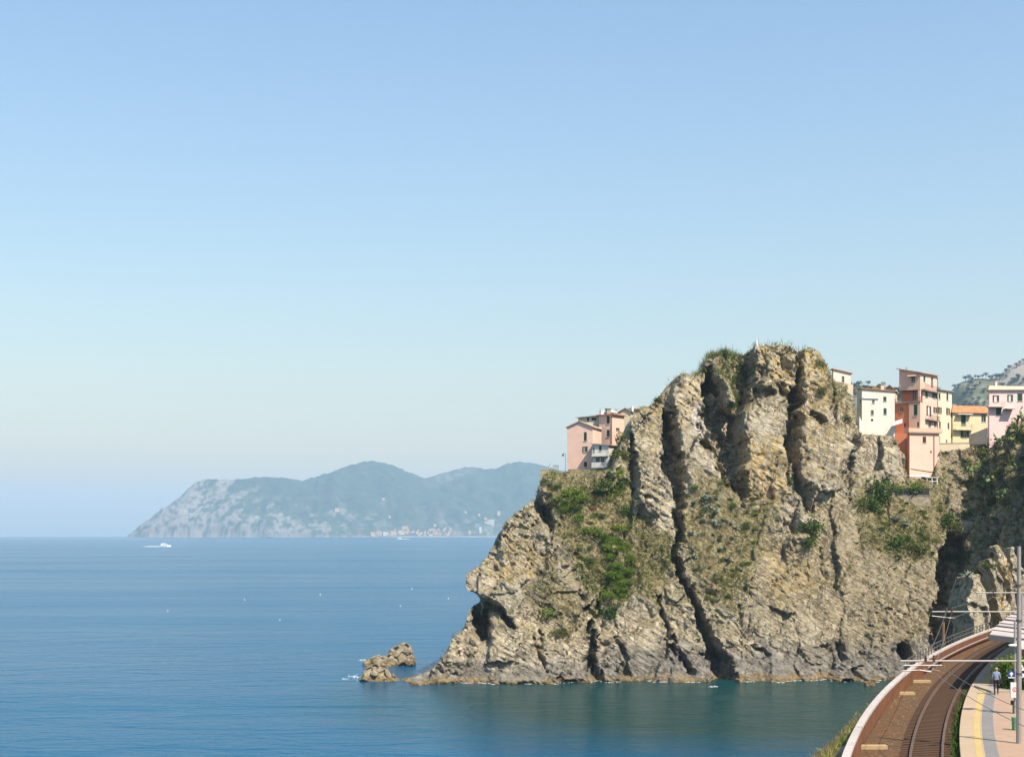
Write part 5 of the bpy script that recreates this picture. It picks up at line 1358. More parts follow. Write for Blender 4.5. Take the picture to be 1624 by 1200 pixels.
m = MB(); m.lathe(tuple(a_), [(0.12, 0), (0.15, 0.03), (0.17, 0.60), (0.18, .62), (0.18, .68), (0.10, .70)], 12); m.build('body', GRN, hb)
m = MB(); m.tube([(a_[0] + .2, a_[1], ZP), (a_[0] + .2, a_[1], ZP + 1.1)], 0.03, 6); m.build('post', GALV, hb)
# big notice board at the frame's edge
a_ = P(1622, 1023, 84); m = MB(); m.box((a_[0], 84.5, a_[2]), 0.5, .06, .5)
tag(m.build('hanging_notice', LGREY), 'pale square notice at the right edge below the canopy', 'sign')

# boulders between the sea wall and the cliff foot
def boulder(name, label, c, r, sc, seed, parent=None):
    import bmesh
    bm = bmesh.new(); bmesh.ops.create_icosphere(bm, subdivisions=5, radius=1.0)
    V = np.array([v.co[:] for v in bm.verts]); Fi_ = np.array([[v.index for v in f.verts] for f in bm.faces]); bm.free()
    n_ = V.copy(); s_ = seed * 7.7
    # cut by random planes for a broken shape
    rs = np.random.RandomState(seed)
    for _ in range(16):
        d = rs.randn(3); d /= np.linalg.norm(d); lim = rs.uniform(0.55, 0.9)
        t_ = V @ d; V = V - np.where(t_ > lim, t_ - lim, 0)[:, None] * d[None] * 0.92
    V = V * (1 + 0.16 * fb3(n_[:, 0] * 1.6 + s_, n_[:, 1] * 1.6, n_[:, 2] * 1.6, 4, seed) + 0.07 * fb3(n_[:, 0] * 6 + s_, n_[:, 1] * 6, n_[:, 2] * 6, 3, seed + 1))[:, None]
    V = V * np.array(sc)[None] * r + np.array(c)[None]
    z = V[:, 2]
    al = 0.95 * sstep(1.1, .4, z + .4 * fb3(V[:, 0] * .7, V[:, 1] * .7, z * .7, 2, 1)); gr = np.full(len(V), .35)
    o = np_mesh(name, V, Fi_, M_ROCK, False, {'mask': np.c_[0 * z, .2 + 0 * z, .45 + 0 * z], 'mask2': np.c_[gr, al, 0 * z]})
    return tag(o, label, 'rock')
c_ = P(1468, 1040, 168); boulder('boulder', 'rounded grey boulder behind the sea wall beside the sea cave', (c_[0], c_[1], c_[2] - 1.0), 1.0, (2.6, 2.4, 2.2), 3)
# sea rocks off the point
def sea_rock(name, label, px0, px1, pyt, pyb, seed, lean=0.0):
    Yc = CAMH * FPX / (pyb - CY); w = (px1 - px0) / FPX * Yc; hgt = (pyb - pyt) / FPX * Yc
    boulder(name, label, (((px0 + px1) / 2 - CX) / FPX * Yc, Yc + w * .25, hgt * 0.08), 1.0, (w * .62, w * .45, hgt * 1.05), seed)
def islet(label, ys, poly, dep, seed):
    q = np.array([P(a, b_, ys)[[0, 2]] for a, b_ in poly]); x_ = np.arange(q[:, 0].min() - 2, q[:, 0].max() + 2, .2); y_ = np.arange(ys - 3, ys + dep + 2, .2); z_ = np.arange(-1.6, q[:, 1].max() + 1, .2)
    XX, ZZ = np.meshgrid(x_, z_, indexing='ij'); _, _, ra, rb, dx, dy = worley(XX / 1.3, ZZ / .9, seed)
    wx_ = XX + .35 * ra + .4 * fb2(XX * .6, ZZ * .6, 3, seed); wz_ = ZZ + .3 * rb + .3 * fb2(XX * .6 + 5, ZZ * .6, 3, seed); sd_ = poly_sd(wx_, wz_, q)
    fr_ = ys + .55 * np.maximum(ZZ, -1) + .6 * ra + .6 * (dx * ra + dy * rb)
    G_ = np.maximum(-sd_[:, None, :] + .12 * np.abs(y_[None, :, None] - ys - dep * .4), np.maximum(fr_[:, None, :] - y_[None, :, None], y_[None, :, None] - ys - dep))
    for k in (0, -1): G_[k] = 1; G_[:, k] = 1; G_[:, :, k] = 1
    V, Fq_ = surface_nets(G_, (x_[0], y_[0], z_[0]), .2); N_ = vnormals(V, Fq_); V = V + N_ * (.12 * fb3(V[:, 0] * 1.7, V[:, 1] * 1.7, V[:, 2] * 1.7, 3, seed))[:, None]; z = V[:, 2]
    tag(np_mesh('sea_rock', V, Fq_, M_ROCK, False, {'mask': np.c_[0 * z, .2 + 0 * z, .6 + 0 * z], 'mask2': np.c_[.3 + 0 * z, .95 * sstep(1.3, .3, z + .6 * fb3(V[:, 0] * .8, V[:, 1] * .8, z, 3, 1)), 0 * z]}), label, 'rock')
islet('farther wedge shaped rock islet off the point', 284, [(572, 1075), (577, 1051), (586, 1045), (600, 1040), (612, 1036), (626, 1026), (640, 1020), (651, 1022), (655, 1040), (656, 1075)], 6, 2)
islet('nearer low rock islet ringed with foam', 255, [(552, 1100), (560, 1079), (570, 1074), (576, 1062), (586, 1053), (599, 1052), (608, 1057), (616, 1066), (622, 1074), (634, 1080), (640, 1100)], 7, 3)
sea_rock('sea_rock', 'small flat rock at the waterline near the sea wall', 1371, 1388, 1079, 1087, 21)
# ------------------------------------------------------------------ plants
RS = np.random.RandomState(5)
def leaf_mesh(name, mats, n_clump, n_leaf, leaf, shape=(1, 1, .8), seed=0, long=1.6, up=0.0, flat=0.0, shell=0.75):
    """crown of many small folded leaves in uneven clumps, unit radius, base at z=0"""
    rs = np.random.RandomState(seed)
    V = []; Fc = []; tint = []
    d = rs.randn(n_clump, 3); d /= np.linalg.norm(d, axis=1, keepdims=True)
    rad = rs.uniform(0.25, 0.85, n_clump); cen = d * rad[:, None] * np.array(shape); cen[:, 2] = np.abs(cen[:, 2]) * 0.9 + shape[2] * .35
    cr = rs.uniform(0.20, 0.42, n_clump)
    for c, r, k in zip(cen, cr, range(n_clump)):
        tc = rs.uniform(-.18, .18)
        for _ in range(n_leaf):
            q = rs.randn(3); q /= np.linalg.norm(q); p = c + q * r * rs.uniform(shell, 1.0)
            if p[2] < 0: p[2] *= -0.3
            ax = q + rs.randn(3) * 0.7 + np.array([0, 0, up]); ax /= np.linalg.norm(ax)
            sd = np.cross(ax, rs.randn(3)); sd /= np.linalg.norm(sd) + 1e-9
            l = leaf * rs.uniform(.6, 1.3); w = l / long
            n = len(V)
            nn = np.cross(ax, sd)
            V += [p, p + ax * l * .5 + sd * w * .5 + nn * w * .12, p + ax * l, p + ax * l * .5 - sd * w * .5 + nn * w * .12]
            Fc.append((n, n + 1, n + 2, n + 3))
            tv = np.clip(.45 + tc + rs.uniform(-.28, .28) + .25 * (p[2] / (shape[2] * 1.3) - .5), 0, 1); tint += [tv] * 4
    me = bpy.data.meshes.new(name)
    me.from_pydata([tuple(v) for v in V], [], Fc)
    at = me.attributes.new('tint', 'FLOAT', 'POINT'); at.data.foreach_set('value', np.array(tint, np.float32))
    me.materials.append(mats)
    return me
def stem_mesh(name, h=0.5, r=0.06):
    m = MB()
    m.tube([(0, 0, -0.35), (0.03, 0, h * .5), (-.02, .03, h)], [r, r * .8, r * .4], 6)
    for k in range(4):
        a = k * 1.7; m.tube([(0, 0, h * .3), (math.cos(a) * .25, math.sin(a) * .25, h * .9)], [r * .5, r * .25], 5)
    me = bpy.data.meshes.new(name); me.from_pydata(m.v, [], m.f); me.materials.append(M_BARK)
    return me
BUSH = {}
for kind, mt in (('dark', M_BUSH[0]), ('bright', M_BUSH[1]), ('olive', M_BUSH[2])):
    BUSH[kind] = [leaf_mesh('foliage_' + kind, mt, 22, 34, .15, (1, 1, .8), 40 + k, 1.5) for k in range(3)]
BUSH['dry'] = [leaf_mesh('foliage_dry', M_DRY, 12, 30, .20, (1, 1, .5), 70 + k, 4.0, 0.6) for k in range(2)]
BUSH['purple'] = [leaf_mesh('foliage_purple', M_PURPLE, 14, 30, .15, (1, 1, .8), 80)]
BUSH['pinkfl'] = [leaf_mesh('foliage_pink', M_PINKFL, 14, 30, .15, (1, 1, .8), 81)]
STEM = stem_mesh('stem')
def plant(name, kind, loc, r, label, group=None, sc=(1, 1, 1), cat='shrub', stem=True, sink=0.25):
    e = empty(name, (loc[0], loc[1], loc[2]), label, cat, group)
    me = BUSH[kind][RS.randint(len(BUSH[kind]))]
    o = bpy.data.objects.new('foliage', me); COL.objects.link(o); o.parent = e
    o.scale = (r * sc[0], r * sc[1], r * sc[2]); o.rotation_euler = (0, 0, RS.uniform(0, 6.28)); o.location = (0, 0, -r * sink)
    if stem:
        s = bpy.data.objects.new('stem', STEM); COL.objects.link(s); s.parent = e; s.scale = (r, r, r * sc[2]); s.location = (0, 0, -r * sink * .5)
    return e
def put(kind, px, py, rpx, label, group=None, sc=(1, 1, 1), name='shrub', cat='shrub', **kw):
    l, n = hit_any(px, py)
    if l is None: return None
    r = 1.4 * rpx * l.y / FPX
    return plant(name, kind, (l.x, l.y - 0.15 * r, l.z - 0.55 * r * sc[2]), r, label, group, sc, cat, **kw)
# named, singled-out shrubs
put('bright', 880, 752, 11, 'bright shrub beside the wall at the terrace tip', sc=(1, 1, 1.1))
put('dark', 884, 768, 9, 'dark shrub just below the terrace tip')
put('bright', 908, 775, 15, 'bright spreading shrub below the gabled house', sc=(1.3, 1, .8))
put('bright', 925, 785, 12, 'second spreading shrub below the gabled house, lower right', sc=(1.3, 1, .8))
put('dark', 955, 765, 16, 'broad dark shrub below the balcony house', sc=(1.2, 1, 1))
put('bright', 975, 772, 14, 'light green shrub right of the broad dark shrub')
put('dark', 985, 762, 12, 'dark shrub against the foot of the rock wall')
put('dark', 993, 805, 11, 'round dark bush on the slope under the rock wall', sc=(1, 1, 1.1))
put('dark', 942, 792, 10, 'dark shrub beneath the purple bougainvillea')
put('purple', 943, 788, 8, 'purple bougainvillea below the pink house', name='bougainvillea', cat='plant', sc=(1, 1, .9))
put('purple', 941, 802, 7, 'lower purple bougainvillea trailing down the slope', name='bougainvillea', cat='plant')
put('pinkfl', 931, 746, 7, 'pink oleander flowering in front of the pink gabled house', name='oleander', cat='plant')
put('bright', 936, 835, 15, 'low bright shrub above the ivy', sc=(1.5, 1, .6))
put('dark', 967, 963, 16, 'round dark bush low on the left slope', sc=(1.1, 1, 1.1))
put('bright', 874, 966, 14, 'bright round bush on the lower left face', sc=(1.1, 1, .9))
put('olive', 888, 995, 15, 'yellowish low bush under the bright round bush', sc=(1.2, 1, .6))
put('dark', 1283, 828, 20, 'dark green bush hanging in the middle of the cliff', sc=(1.1, .9, .9))
put('dark', 1284, 853, 11, 'trailing lower tail of the hanging bush', sc=(.9, .8, 1.3))
put('dark', 1250, 757, 9, 'small dark bush in the vertical crevice', sc=(.8, .8, 1.3))
put('dark', 1390, 768, 22, 'tall dark tree-like bush right of the rock face, upper', sc=(1, 1, 1.25), name='bush_tree', cat='tree')
put('dark', 1374, 792, 19, 'tall dark tree-like bush right of the rock face, lower', sc=(1, 1, 1.15), name='bush_tree', cat='tree')
put('bright', 1452, 766, 18, 'vivid green vine behind the net fence', sc=(1.4, .8, .8)); put('bright', 1425, 771, 9, 'small green vine at the left end of the net fence', sc=(1.3, .8, .7))
put('dark', 1419, 856, 18, 'dark green bush on the dirt slope under the agave', sc=(.9, .9, 1.2))
put('olive', 1450, 862, 15, 'olive bush right of the dark bush on the dirt slope', sc=(1.2, 1, .8))
put('dark', 1360, 668, 8, 'small bush left of the white house', sc=(1, .8, 1)); put('dark', 1342, 660, 8, 'small dark bush on the rock left of the white house')
put('bright', 1546, 738, 21, 'vivid green fig tree below the lane wall', sc=(1.2, 1, 1), name='fig_tree', cat='tree')
put('olive', 1570, 684, 15, 'olive hedge beside the ramp wall under the villa', sc=(1.5, 1, .8)); put('olive', 1598, 668, 16, 'tall scrub in front of the villa', sc=(1.2, 1, 1.2))
put('dark', 1618, 655, 16, 'dark scrub at the right edge above the shaded cliff', sc=(1.2, 1, 1.2))
put('dark', 1500, 818, 14, 'dark bush at the mouth of the gorge', sc=(1, 1, 1.2)); put('olive', 1515, 830, 13, 'olive bush deeper in the gorge'); put('dark', 1530, 810, 12, 'dark bush on the shaded wall of the gorge')
put('olive', 1575, 700, 16, 'scrub at the foot of the villa wall, left', sc=(1.4, 1, .9)); put('dark', 1592, 690, 15, 'dark scrub at the foot of the villa wall, middle', sc=(1.3, 1, 1)); put('olive', 1556, 712, 14, 'scrub beside the stone pier', sc=(1.2, 1, 1))
put('olive', 1565, 890, 12, 'scrub growing on top of the leaning slabs', sc=(1.2, 1, .9)); put('olive', 1530, 770, 14, 'scrub hanging under the fig tree', sc=(1.6, 1, .8))
put('dark', 1505, 880, 12, 'dark leafy bush in the shaded cleft'); put('olive', 1552, 905, 9, 'reddish scrub between the slabs')
put('olive', 990, 690, 12, 'pale scrub on the slope beside the tall pink house', sc=(1, 1, 1.2)); put('olive', 985, 715, 13, 'brown scrub below the tall pink house', sc=(1.2, 1, 1)); put('bright', 978, 745, 12, 'green scrub beside the balcony house', sc=(1.0, 1, 1.3))
put('dark', 1162, 600, 8, 'upper ivy clump in the chimney left of the summit slab', sc=(1, .7, 1.6)); put('olive', 1166, 625, 9, 'lower ivy clump in the chimney left of the summit slab', sc=(1, .7, 1.6)); put('dark', 1160, 640, 7, 'last ivy clump in the chimney left of the summit slab')
put('dark', 1042, 632, 6, 'green tuft on the skyline left of the summit', sc=(1.3, 1, .8)); put('dark', 1025, 644, 5, 'small tuft on the skyline above the left rock wall', sc=(1.4, 1, .8))
put('olive', 1300, 575, 10, 'shrub hanging from the right shoulder of the summit', sc=(.8, .8, 1.5)); put('dark', 1279, 551, 6, 'round bush on the summit right of the crevice'); put('olive', 1302, 615, 9, 'bush on the yellow rock right of the crevice', sc=(1.2, .8, 1))
put('dark', 1320, 586, 5, 'bush beside the ridge hut')
# the ivy: many tufts of one climbing plant
ivy = empty('ivy', tuple(hit_any(975, 890)[0]), 'large bright green ivy cascading down the slope below the houses', 'plant')
for k in range(46):
    t_ = k / 45; px = 968 + 36 * t_ - 30 * max(0, t_ - .45) * 1.6 + RS.uniform(-19, 19); py = 842 + 100 * t_ + RS.uniform(-9, 9)
    l, n = hit(px, py)
    if l is None: continue
    o = bpy.data.objects.new('foliage', BUSH['bright'][k % 3]); COL.objects.link(o); o.parent = ivy
    r = RS.uniform(1.0, 1.9); o.scale = (r * 1.2, r * .8, r * .75); o.location = (l.x - ivy.location.x, l.y - .1 - ivy.location.y, l.z - .5 - ivy.location.z); o.rotation_euler = (0, 0, RS.uniform(0, 6))
# scattered scrub, told apart only by the patch they grow in
def scatter(n, poly, kinds, r0, r1, label, group, seed, name='shrub', cat='shrub', near=False):
    rs = np.random.RandomState(seed); pp = np.array(poly, float); k = 0; tries = 0
    while k < n and tries < n * 30:
        tries += 1
        px = rs.uniform(pp[:, 0].min(), pp[:, 0].max()); py = rs.uniform(pp[:, 1].min(), pp[:, 1].max())
        if poly_sd(np.array([px]), np.array([py]), pp)[0] < 0: continue
        l, nrm = hit_any(px, py)
        if l is None: continue
        r = rs.uniform(r0, r1); kd = kinds[rs.randint(len(kinds))]
        plant(name, kd, (l.x, l.y - .1 * r, l.z - .45 * r), r, label, group, (rs.uniform(.9, 1.5), 1, rs.uniform(.55, 1.0)), cat, stem=False); k += 1
scatter(24, [(890, 840), (950, 850), (990, 900), (950, 950), (910, 900)], ['olive', 'bright', 'dark', 'bright'], .45, 1.1, 'low scrub on the grassy slope left of the ivy', 'scrub left of the ivy', 1)
scatter(30, [(862, 758), (930, 800), (960, 815), (940, 830), (880, 810)], ['bright', 'bright', 'dark', 'olive'], .5, 1.2, 'low scrub on the terraces below the pink houses', 'scrub below the pink houses', 2)
scatter(34, [(1100, 760), (1165, 780), (1225, 800), (1205, 880), (1170, 960), (1120, 950), (1085, 860)], ['olive', 'dark', 'dark', 'olive', 'bright'], .4, 1.1, 'low scrub among the agaves in the middle of the cliff', 'scrub among the agaves', 3)
scatter(22, [(1120, 562), (1195, 548), (1190, 560), (1125, 575)], ['olive', 'dark', 'olive'], .25, .6, 'tuft of scrub on the summit skyline left of the statue', 'summit scrub', 4)
scatter(30, [(1370, 800), (1490, 790), (1510, 860), (1440, 890), (1380, 870)], ['olive', 'bright', 'dark', 'dark'], .4, 1.1, 'low scrub on the dirt slope below the terrace wall', 'scrub on the dirt slope', 5)
scatter(18, [(1310, 880), (1470, 890), (1450, 1020), (1330, 1010)], ['olive', 'dry', 'olive'], .2, .5, 'tiny scrub tuft on the bare lower slope', 'tufts on the bare slope', 6)
scatter(46, [(1500, 730), (1545, 700), (1624, 640), (1624, 800), (1560, 800), (1520, 790)], ['olive', 'dark', 'olive', 'dry', 'olive'], .5, 1.3, 'scrub hanging over the top of the shaded cliff', 'scrub on the shaded cliff', 7)
scatter(24, [(1490, 800), (1624, 800), (1624, 900), (1540, 930), (1490, 950)], ['olive', 'dark', 'dark'], .3, .8, 'scrub clinging to the shaded gorge wall', 'scrub in the gorge', 8)
scatter(16, [(1490, 712), (1535, 712), (1535, 780), (1495, 790)], ['olive', 'dry', 'dry'], .3, .7, 'dry scrub on the rubble under the lane wall', 'scrub under the lane wall', 9)
scatter(14, [(790, 830), (860, 790), (860, 870), (800, 900)], ['olive', 'dry'], .2, .5, 'tuft of scrub on the outer edge of the headland', 'tufts on the outer edge', 10)
# agaves
def agave_mesh(seed):
    rs = np.random.RandomState(seed); V = []; Fc = []; tint = []
    for k in range(22):
        a = k * 2.399; el = R(rs.uniform(12, 72)); L = rs.uniform(.75, 1.1)
        d = np.array([math.cos(a) * math.cos(el), math.sin(a) * math.cos(el), math.sin(el)]); sd = np.array([-math.sin(a), math.cos(a), 0]); n_ = len(V)
        for t_, w in ((0.05, .09), (.4, .12), (.75, .07), (1.0, .006)):
            p = d * L * t_ + np.array([0, 0, -.25 * t_ * t_ * math.cos(el)]); up = np.cross(sd, d) * w * .35
            V += [p - sd * w + up, p, p + sd * w + up]; tint += [.35 + .6 * rs.rand() * t_] * 3  # leaf tips tinted paler, a lit look put into the colour
        for s_ in range(3):
            b0 = n_ + s_ * 3; Fc += [(b0, b0 + 1, b0 + 4, b0 + 3), (b0 + 1, b0 + 2, b0 + 5, b0 + 4)]
    me = bpy.data.meshes.new('agave_leaves'); me.from_pydata([tuple(v) for v in V], [], Fc)
    at = me.attributes.new('tint', 'FLOAT', 'POINT'); at.data.foreach_set('value', np.array(tint, np.float32)); me.materials.append(M_AGAVE)
    return me
AG = [agave_mesh(k) for k in range(3)]
def agave(px, py, r, label, group=None):
    l, n = hit_any(px, py)
    if l is None: return
    o = bpy.data.objects.new('agave', AG[RS.randint(3)]); COL.objects.link(o); o.location = (l.x, l.y - .15, l.z); o.scale = (r, r, r)
    o.rotation_euler = (R(25), R(RS.uniform(-15, 15)), RS.uniform(0, 6)); tag(o, label, 'agave', group)
for k in range(46):
    px = RS.normal(1130, 22); py = 790 + abs(RS.normal(0, 1)) * 55 + (px - 1130) * .3
    agave(px, py, RS.uniform(.55, 1.1), 'pale blue-green agave in the colony in the middle of the cliff', 'agave colony')
for px, py, r, lb in ((1421, 826, 1.5, 'large pale agave below the terrace wall'), (1436, 829, 1.1, 'smaller agave right of the large pale agave'), (975, 968, 1.2, 'pale agave beside the round dark bush low on the slope'), (882, 975, .8, 'small agave under the bright round bush'), (1533, 915, 1.4, 'drooping agave beside the leaning slabs'), (1547, 908, 1.2, 'agave just above the drooping one by the slabs'), (917, 917, .7, 'small agave on the slope left of the ivy foot'), (1375, 1008, .8, 'small dark agave on the bare lower slope'), (1125, 942, .9, 'agave at the lower edge of the middle slope'), (1140, 952, .8, 'lowest agave of the middle slope')):
    agave(px, py, r, lb)
for k in range(12): agave(RS.uniform(1120, 1192), RS.uniform(556, 566), RS.uniform(.4, .8), 'small agave on the summit edge left of the statue', 'summit agaves')
# prickly pears over the shaded cliff
def pear_mesh(seed):
    rs = np.random.RandomState(seed); V = []; Fc = []; tint = []
    pads = [(np.array([0, 0, .1]), np.array([0, 0, 1.]))]
    for k in range(16):
        b, d = pads[rs.randint(len(pads))]
        nd = d + rs.randn(3) * .6 + np.array([0, 0, .25]); nd /= np.linalg.norm(nd); pads.append((b + d * .33, nd))
    for b, d in pads:
        sd = np.cross(d, rs.randn(3)); sd /= np.linalg.norm(sd); nn = np.cross(d, sd); n_ = len(V); tv = rs.rand()
        for s_ in (1, -1):
            V.append(b + d * .2 + nn * .035 * s_); tint.append(tv)
        for i in range(8):
            a = 2 * math.pi * i / 8; V.append(b + d * (.2 - .2 * math.cos(a)) + sd * .12 * math.sin(a)); tint.append(tv)
        for i in range(8):
            j = (i + 1) % 8; Fc += [(n_, n_ + 2 + i, n_ + 2 + j), (n_ + 1, n_ + 2 + j, n_ + 2 + i)]
    me = bpy.data.meshes.new('pear_pads'); me.from_pydata([tuple(v) for v in V], [], Fc)
    at = me.attributes.new('tint', 'FLOAT', 'POINT'); at.data.foreach_set('value', np.array(tint, np.float32)); me.materials.append(M_CACTUS)
    return me
PR = [pear_mesh(k) for k in range(3)]
for k in range(40):
    px = RS.uniform(1550, 1624); py = RS.uniform(690, 810) - (px - 1550) * .3
    l, n = hit_any(px, py)
    if l is None: continue
    o = bpy.data.objects.new('prickly_pear', PR[k % 3]); COL.objects.link(o); o.location = (l.x, l.y - .1, l.z); r = RS.uniform(1.2, 2.4); o.scale = (r, r, r); o.rotation_euler = (R(20), 0, RS.uniform(0, 6))
    tag(o, 'prickly pear cactus hanging over the shaded cliff under the villa', 'cactus', 'prickly pears')

# ------------------------------------------------------------------ grass tufts (uncountable)
def tufts(name, label, pts, nrm, mat, size, seed, blades=6, wid=.16):
    rs = np.random.RandomState(seed); n = len(pts)
    base = np.repeat(pts, blades, 0) + rs.randn(n * blades, 3) * size * .35
    ax = np.repeat(nrm, blades, 0) * .5 + rs.randn(n * blades, 3) * .55 + np.array([0, 0, .7]); ax /= np.linalg.norm(ax, axis=1, keepdims=True)
    sd = np.cross(ax, rs.randn(n * blades, 3)); sd /= np.linalg.norm(sd, axis=1, keepdims=True)
    L = size * rs.uniform(.5, 1.3, (n * blades, 1)); w = L * wid
    V = np.stack([base - sd * w, base + sd * w, base + ax * L], 1).reshape(-1, 3); Fc = np.arange(len(V)).reshape(-1, 3)
    tint = np.repeat(np.clip(np.repeat(rs.uniform(.1, .9, n), blades) + rs.uniform(-.2, .2, n * blades), 0, 1), 3)
    return tag(np_mesh(name, V, Fc, mat, False, {'tint': tint}), label, None, None, 'stuff')
fc = CV[CF].mean(1); fn = NV[CF[:, 0]]; fveg = samp(VEG, fc); fdirt = samp(DIRT, fc)
vis = (fn[:, 1] < 0.35) & (fc[:, 2] > 3) & (fc[:, 1] < 300)
def pick(w, n, seed):
    rs = np.random.RandomState(seed); w = w * vis; i = rs.choice(len(w), n, False, w / w.sum())
    return fc[i], fn[i]
flat_ = sstep(-.1, .5, fn[:, 2])
pn = sstep(-.1, .3, fb2(fc[:, 0] * .18, fc[:, 2] * .18, 3, 2)) + .08
p_, n_ = pick((fveg * (.3 + flat_) * pn + .10 * fdirt * flat_ + 0.05 * flat_), 6500, 1); tufts('dry_grass', 'dry straw coloured grass on the ledges of the headland', p_, n_, M_DRY, .30, 1)
p_, n_ = pick((fveg * (.3 + flat_) * (1.15 - np.minimum(pn, 1.1)) + 0.04 * fdirt * flat_), 6500, 2); tufts('green_grass', 'patchy green ground cover on the headland', p_, n_, M_BUSH[2], .30, 2)
p_, n_ = pick(fveg * (.3 + flat_) * sstep(.1, .4, fb2(fc[:, 0] * .12 + 9, fc[:, 2] * .12, 3, 4)) + 0.01 * flat_, 3500, 3); tufts('leafy_ground_cover', 'darker leafy ground cover on the headland', p_, n_, M_BUSH[0], .34, 3, 8)
# spiky fringe on the summit
rim = np.abs(fc[:, 2] - np.interp(fc[:, 0], skx, skz)); rw = (rim < .7) * (np.abs(fc[:, 1] - np.interp(fc[:, 0], skx, skY)) < 6) * np.interp(fc[:, 0], [20, 24, 34, 37, 46, 47, 56, 60], [.02, .04, .06, 1, 1, .2, .3, 0.])
i_ = np.random.RandomState(21).choice(len(rw), 300, False, rw / rw.sum()); tufts('summit_grass', 'tall thin grass and reeds along the summit skyline', fc[i_], np.tile([[0, 0, 1.]], (300, 1)), M_BUSH[2], 1.0, 22, 7, .05)
# near cliff
fcn = NCV[NCF].mean(1); fnn = NV2[NCF[:, 0]]
w_ = (sstep(-.2, .4, fnn[:, 2]) + .15 * (fcn[:, 2] > 27)) * (fnn[:, 0] < .5); i_ = np.random.RandomState(4).choice(len(w_), 5500, False, w_ / w_.sum())
tufts('cliff_scrub', 'dry scrub and grass hanging on the shaded cliff', fcn[i_], fnn[i_], M_DRY, .5, 5)
i_ = np.random.RandomState(6).choice(len(w_), 4000, False, w_ / w_.sum()); tufts('cliff_greenery', 'green scrub hanging on the shaded cliff', fcn[i_], fnn[i_], M_BUSH[2], .5, 6)
# bank by the sea wall
fb_ = VB[FB].mean(1); k_ = (fb_[:, 2] > 9) & (fb_[:, 1] < 110) & (fb_[:, 2] < 14.85); fb_ = fb_[k_]; i_ = np.random.RandomState(8).randint(0, len(fb_), 6500)
tufts('bank_grass', 'long dry grass on the bank by the sea wall', fb_[i_] + np.random.RandomState(9).randn(6500, 3) * np.array([.3, .3, .05]), np.tile([[0, 0, 1.]], (6500, 1)), M_DRY, .30, 7, 12, .055)
i_ = np.random.RandomState(10).randint(0, len(fb_), 1500); tufts('bank_weeds', 'green weeds along the outer foot of the sea wall', fb_[i_], np.tile([[0, 0, 1.]], (1500, 1)), M_BUSH[1], .3, 8, 8)
# weeds along the platform foot
Yw = np.random.RandomState(12).uniform(62, 100, 420); pw = np.array([(*off(y, 2.2 + .14 * math.sin(y * 5)), ZB + .02) for y in Yw]); tufts('track_weeds', 'green weeds growing along the platform foot', pw, np.tile([[0, 0, 1.]], (420, 1)), M_BUSH[0], .28, 9, 8)
# scattered pale ballast stones
rs = np.random.RandomState(14); Yw = rs.uniform(62, 140, 900); dw = rs.uniform(-2.4, 2.0, 900); pw = np.array([(*off(y, d), ZB + .03) for y, d in zip(Yw, dw)])
tet = np.array([[1, 0, -.5], [-.5, .87, -.5], [-.5, -.87, -.5], [0, 0, .8]]); s_ = rs.uniform(.012, .035, (900, 1, 1))
V = (pw[:, None] + tet[None] * s_ * rs.uniform(.6, 1.4, (900, 4, 1))).reshape(-1, 3); b_ = np.arange(900)[:, None] * 4; Fc = np.concatenate([b_ + np.array(q)[None] for q in ((0, 1, 3), (1, 2, 3), (2, 0, 3))])
tag(np_mesh('ballast_stones', V, Fc, SLABM, False), 'loose pale stones on the ballast', None, None, 'stuff')
# platform planting
for k, (px, py, r, lb) in enumerate([(1589, 1048, .9, 'green shrub under the canopy end'), (1606, 1036, 1.0, 'tall green shrub behind the sign post'), (1598, 1062, .9, 'dark shrub behind the arrow sign'), (1612, 1078, .9, 'dark shrub behind the notice panel'), (1600, 1090, .8, 'dark shrub at the back of the platform near the person'), (1620, 1050, 1.1, 'shrub at the right edge behind the signs'), (1618, 1100, .8, 'dark shrub at the right edge beside the notice panel')]):
    pz = P(px, py, 98.5 - k * .4); plant('platform_shrub', 'dark' if k > 1 else 'bright', (pz[0], pz[1], max(ZP, pz[2] - r)), r * 1.05, lb, sc=(1, 1, 1.15))
m = MB(); q = [PG(1592, 1099, ZP), PG(1640, 1103, ZP)]; m.box(((q[0][0] + q[1][0]) / 2 + .6, q[0][1] + 2.2, ZP + .06), 4.0, 3.6, .12); tag(m.build('planter', SLABM), 'low planter kerb under the platform shrubs', 'planter')

# ------------------------------------------------------------------ hill trees
TREE = [leaf_mesh('crown_pine', M_BUSH[3], 11, 14, .30, (1, 1, .55), 90 + k, 1.4) for k in range(3)]
tm = MB(); tm.tube([(0, 0, -.6), (.05, 0, 1.0), (0, .05, 2.1)], [.10, .075, .05], 6)
for k in range(4): tm.tube([(0, 0, 1.5), (math.cos(k * 1.6) * .5, math.sin(k * 1.6) * .5, 2.1)], [.05, .025], 5)
TRUNK = bpy.data.meshes.new('trunk'); TRUNK.from_pydata(tm.v, [], tm.f); TRUNK.materials.append(M_BARK)
def tree(loc, s, label, group, lift=1.75):
    e = empty('pine_tree', loc, label, 'tree', group)
    c_ = bpy.data.objects.new('crown', TREE[RS.randint(3)]); COL.objects.link(c_); c_.parent = e; c_.scale = (s, s, s); c_.location = (0, 0, lift * s); c_.rotation_euler = (0, 0, RS.uniform(0, 6))
    t_ = bpy.data.objects.new('trunk', TRUNK); COL.objects.link(t_); t_.parent = e; t_.scale = (s, s, s * lift / 1.75)
def hill_hit(b, px, py):
    d = Vector(((px - CX) / FPX, 1.0, -(py - CY) / FPX)).normalized(); return b.ray_cast(Vector((0, 0, CAMH)), d, 5000)[0]
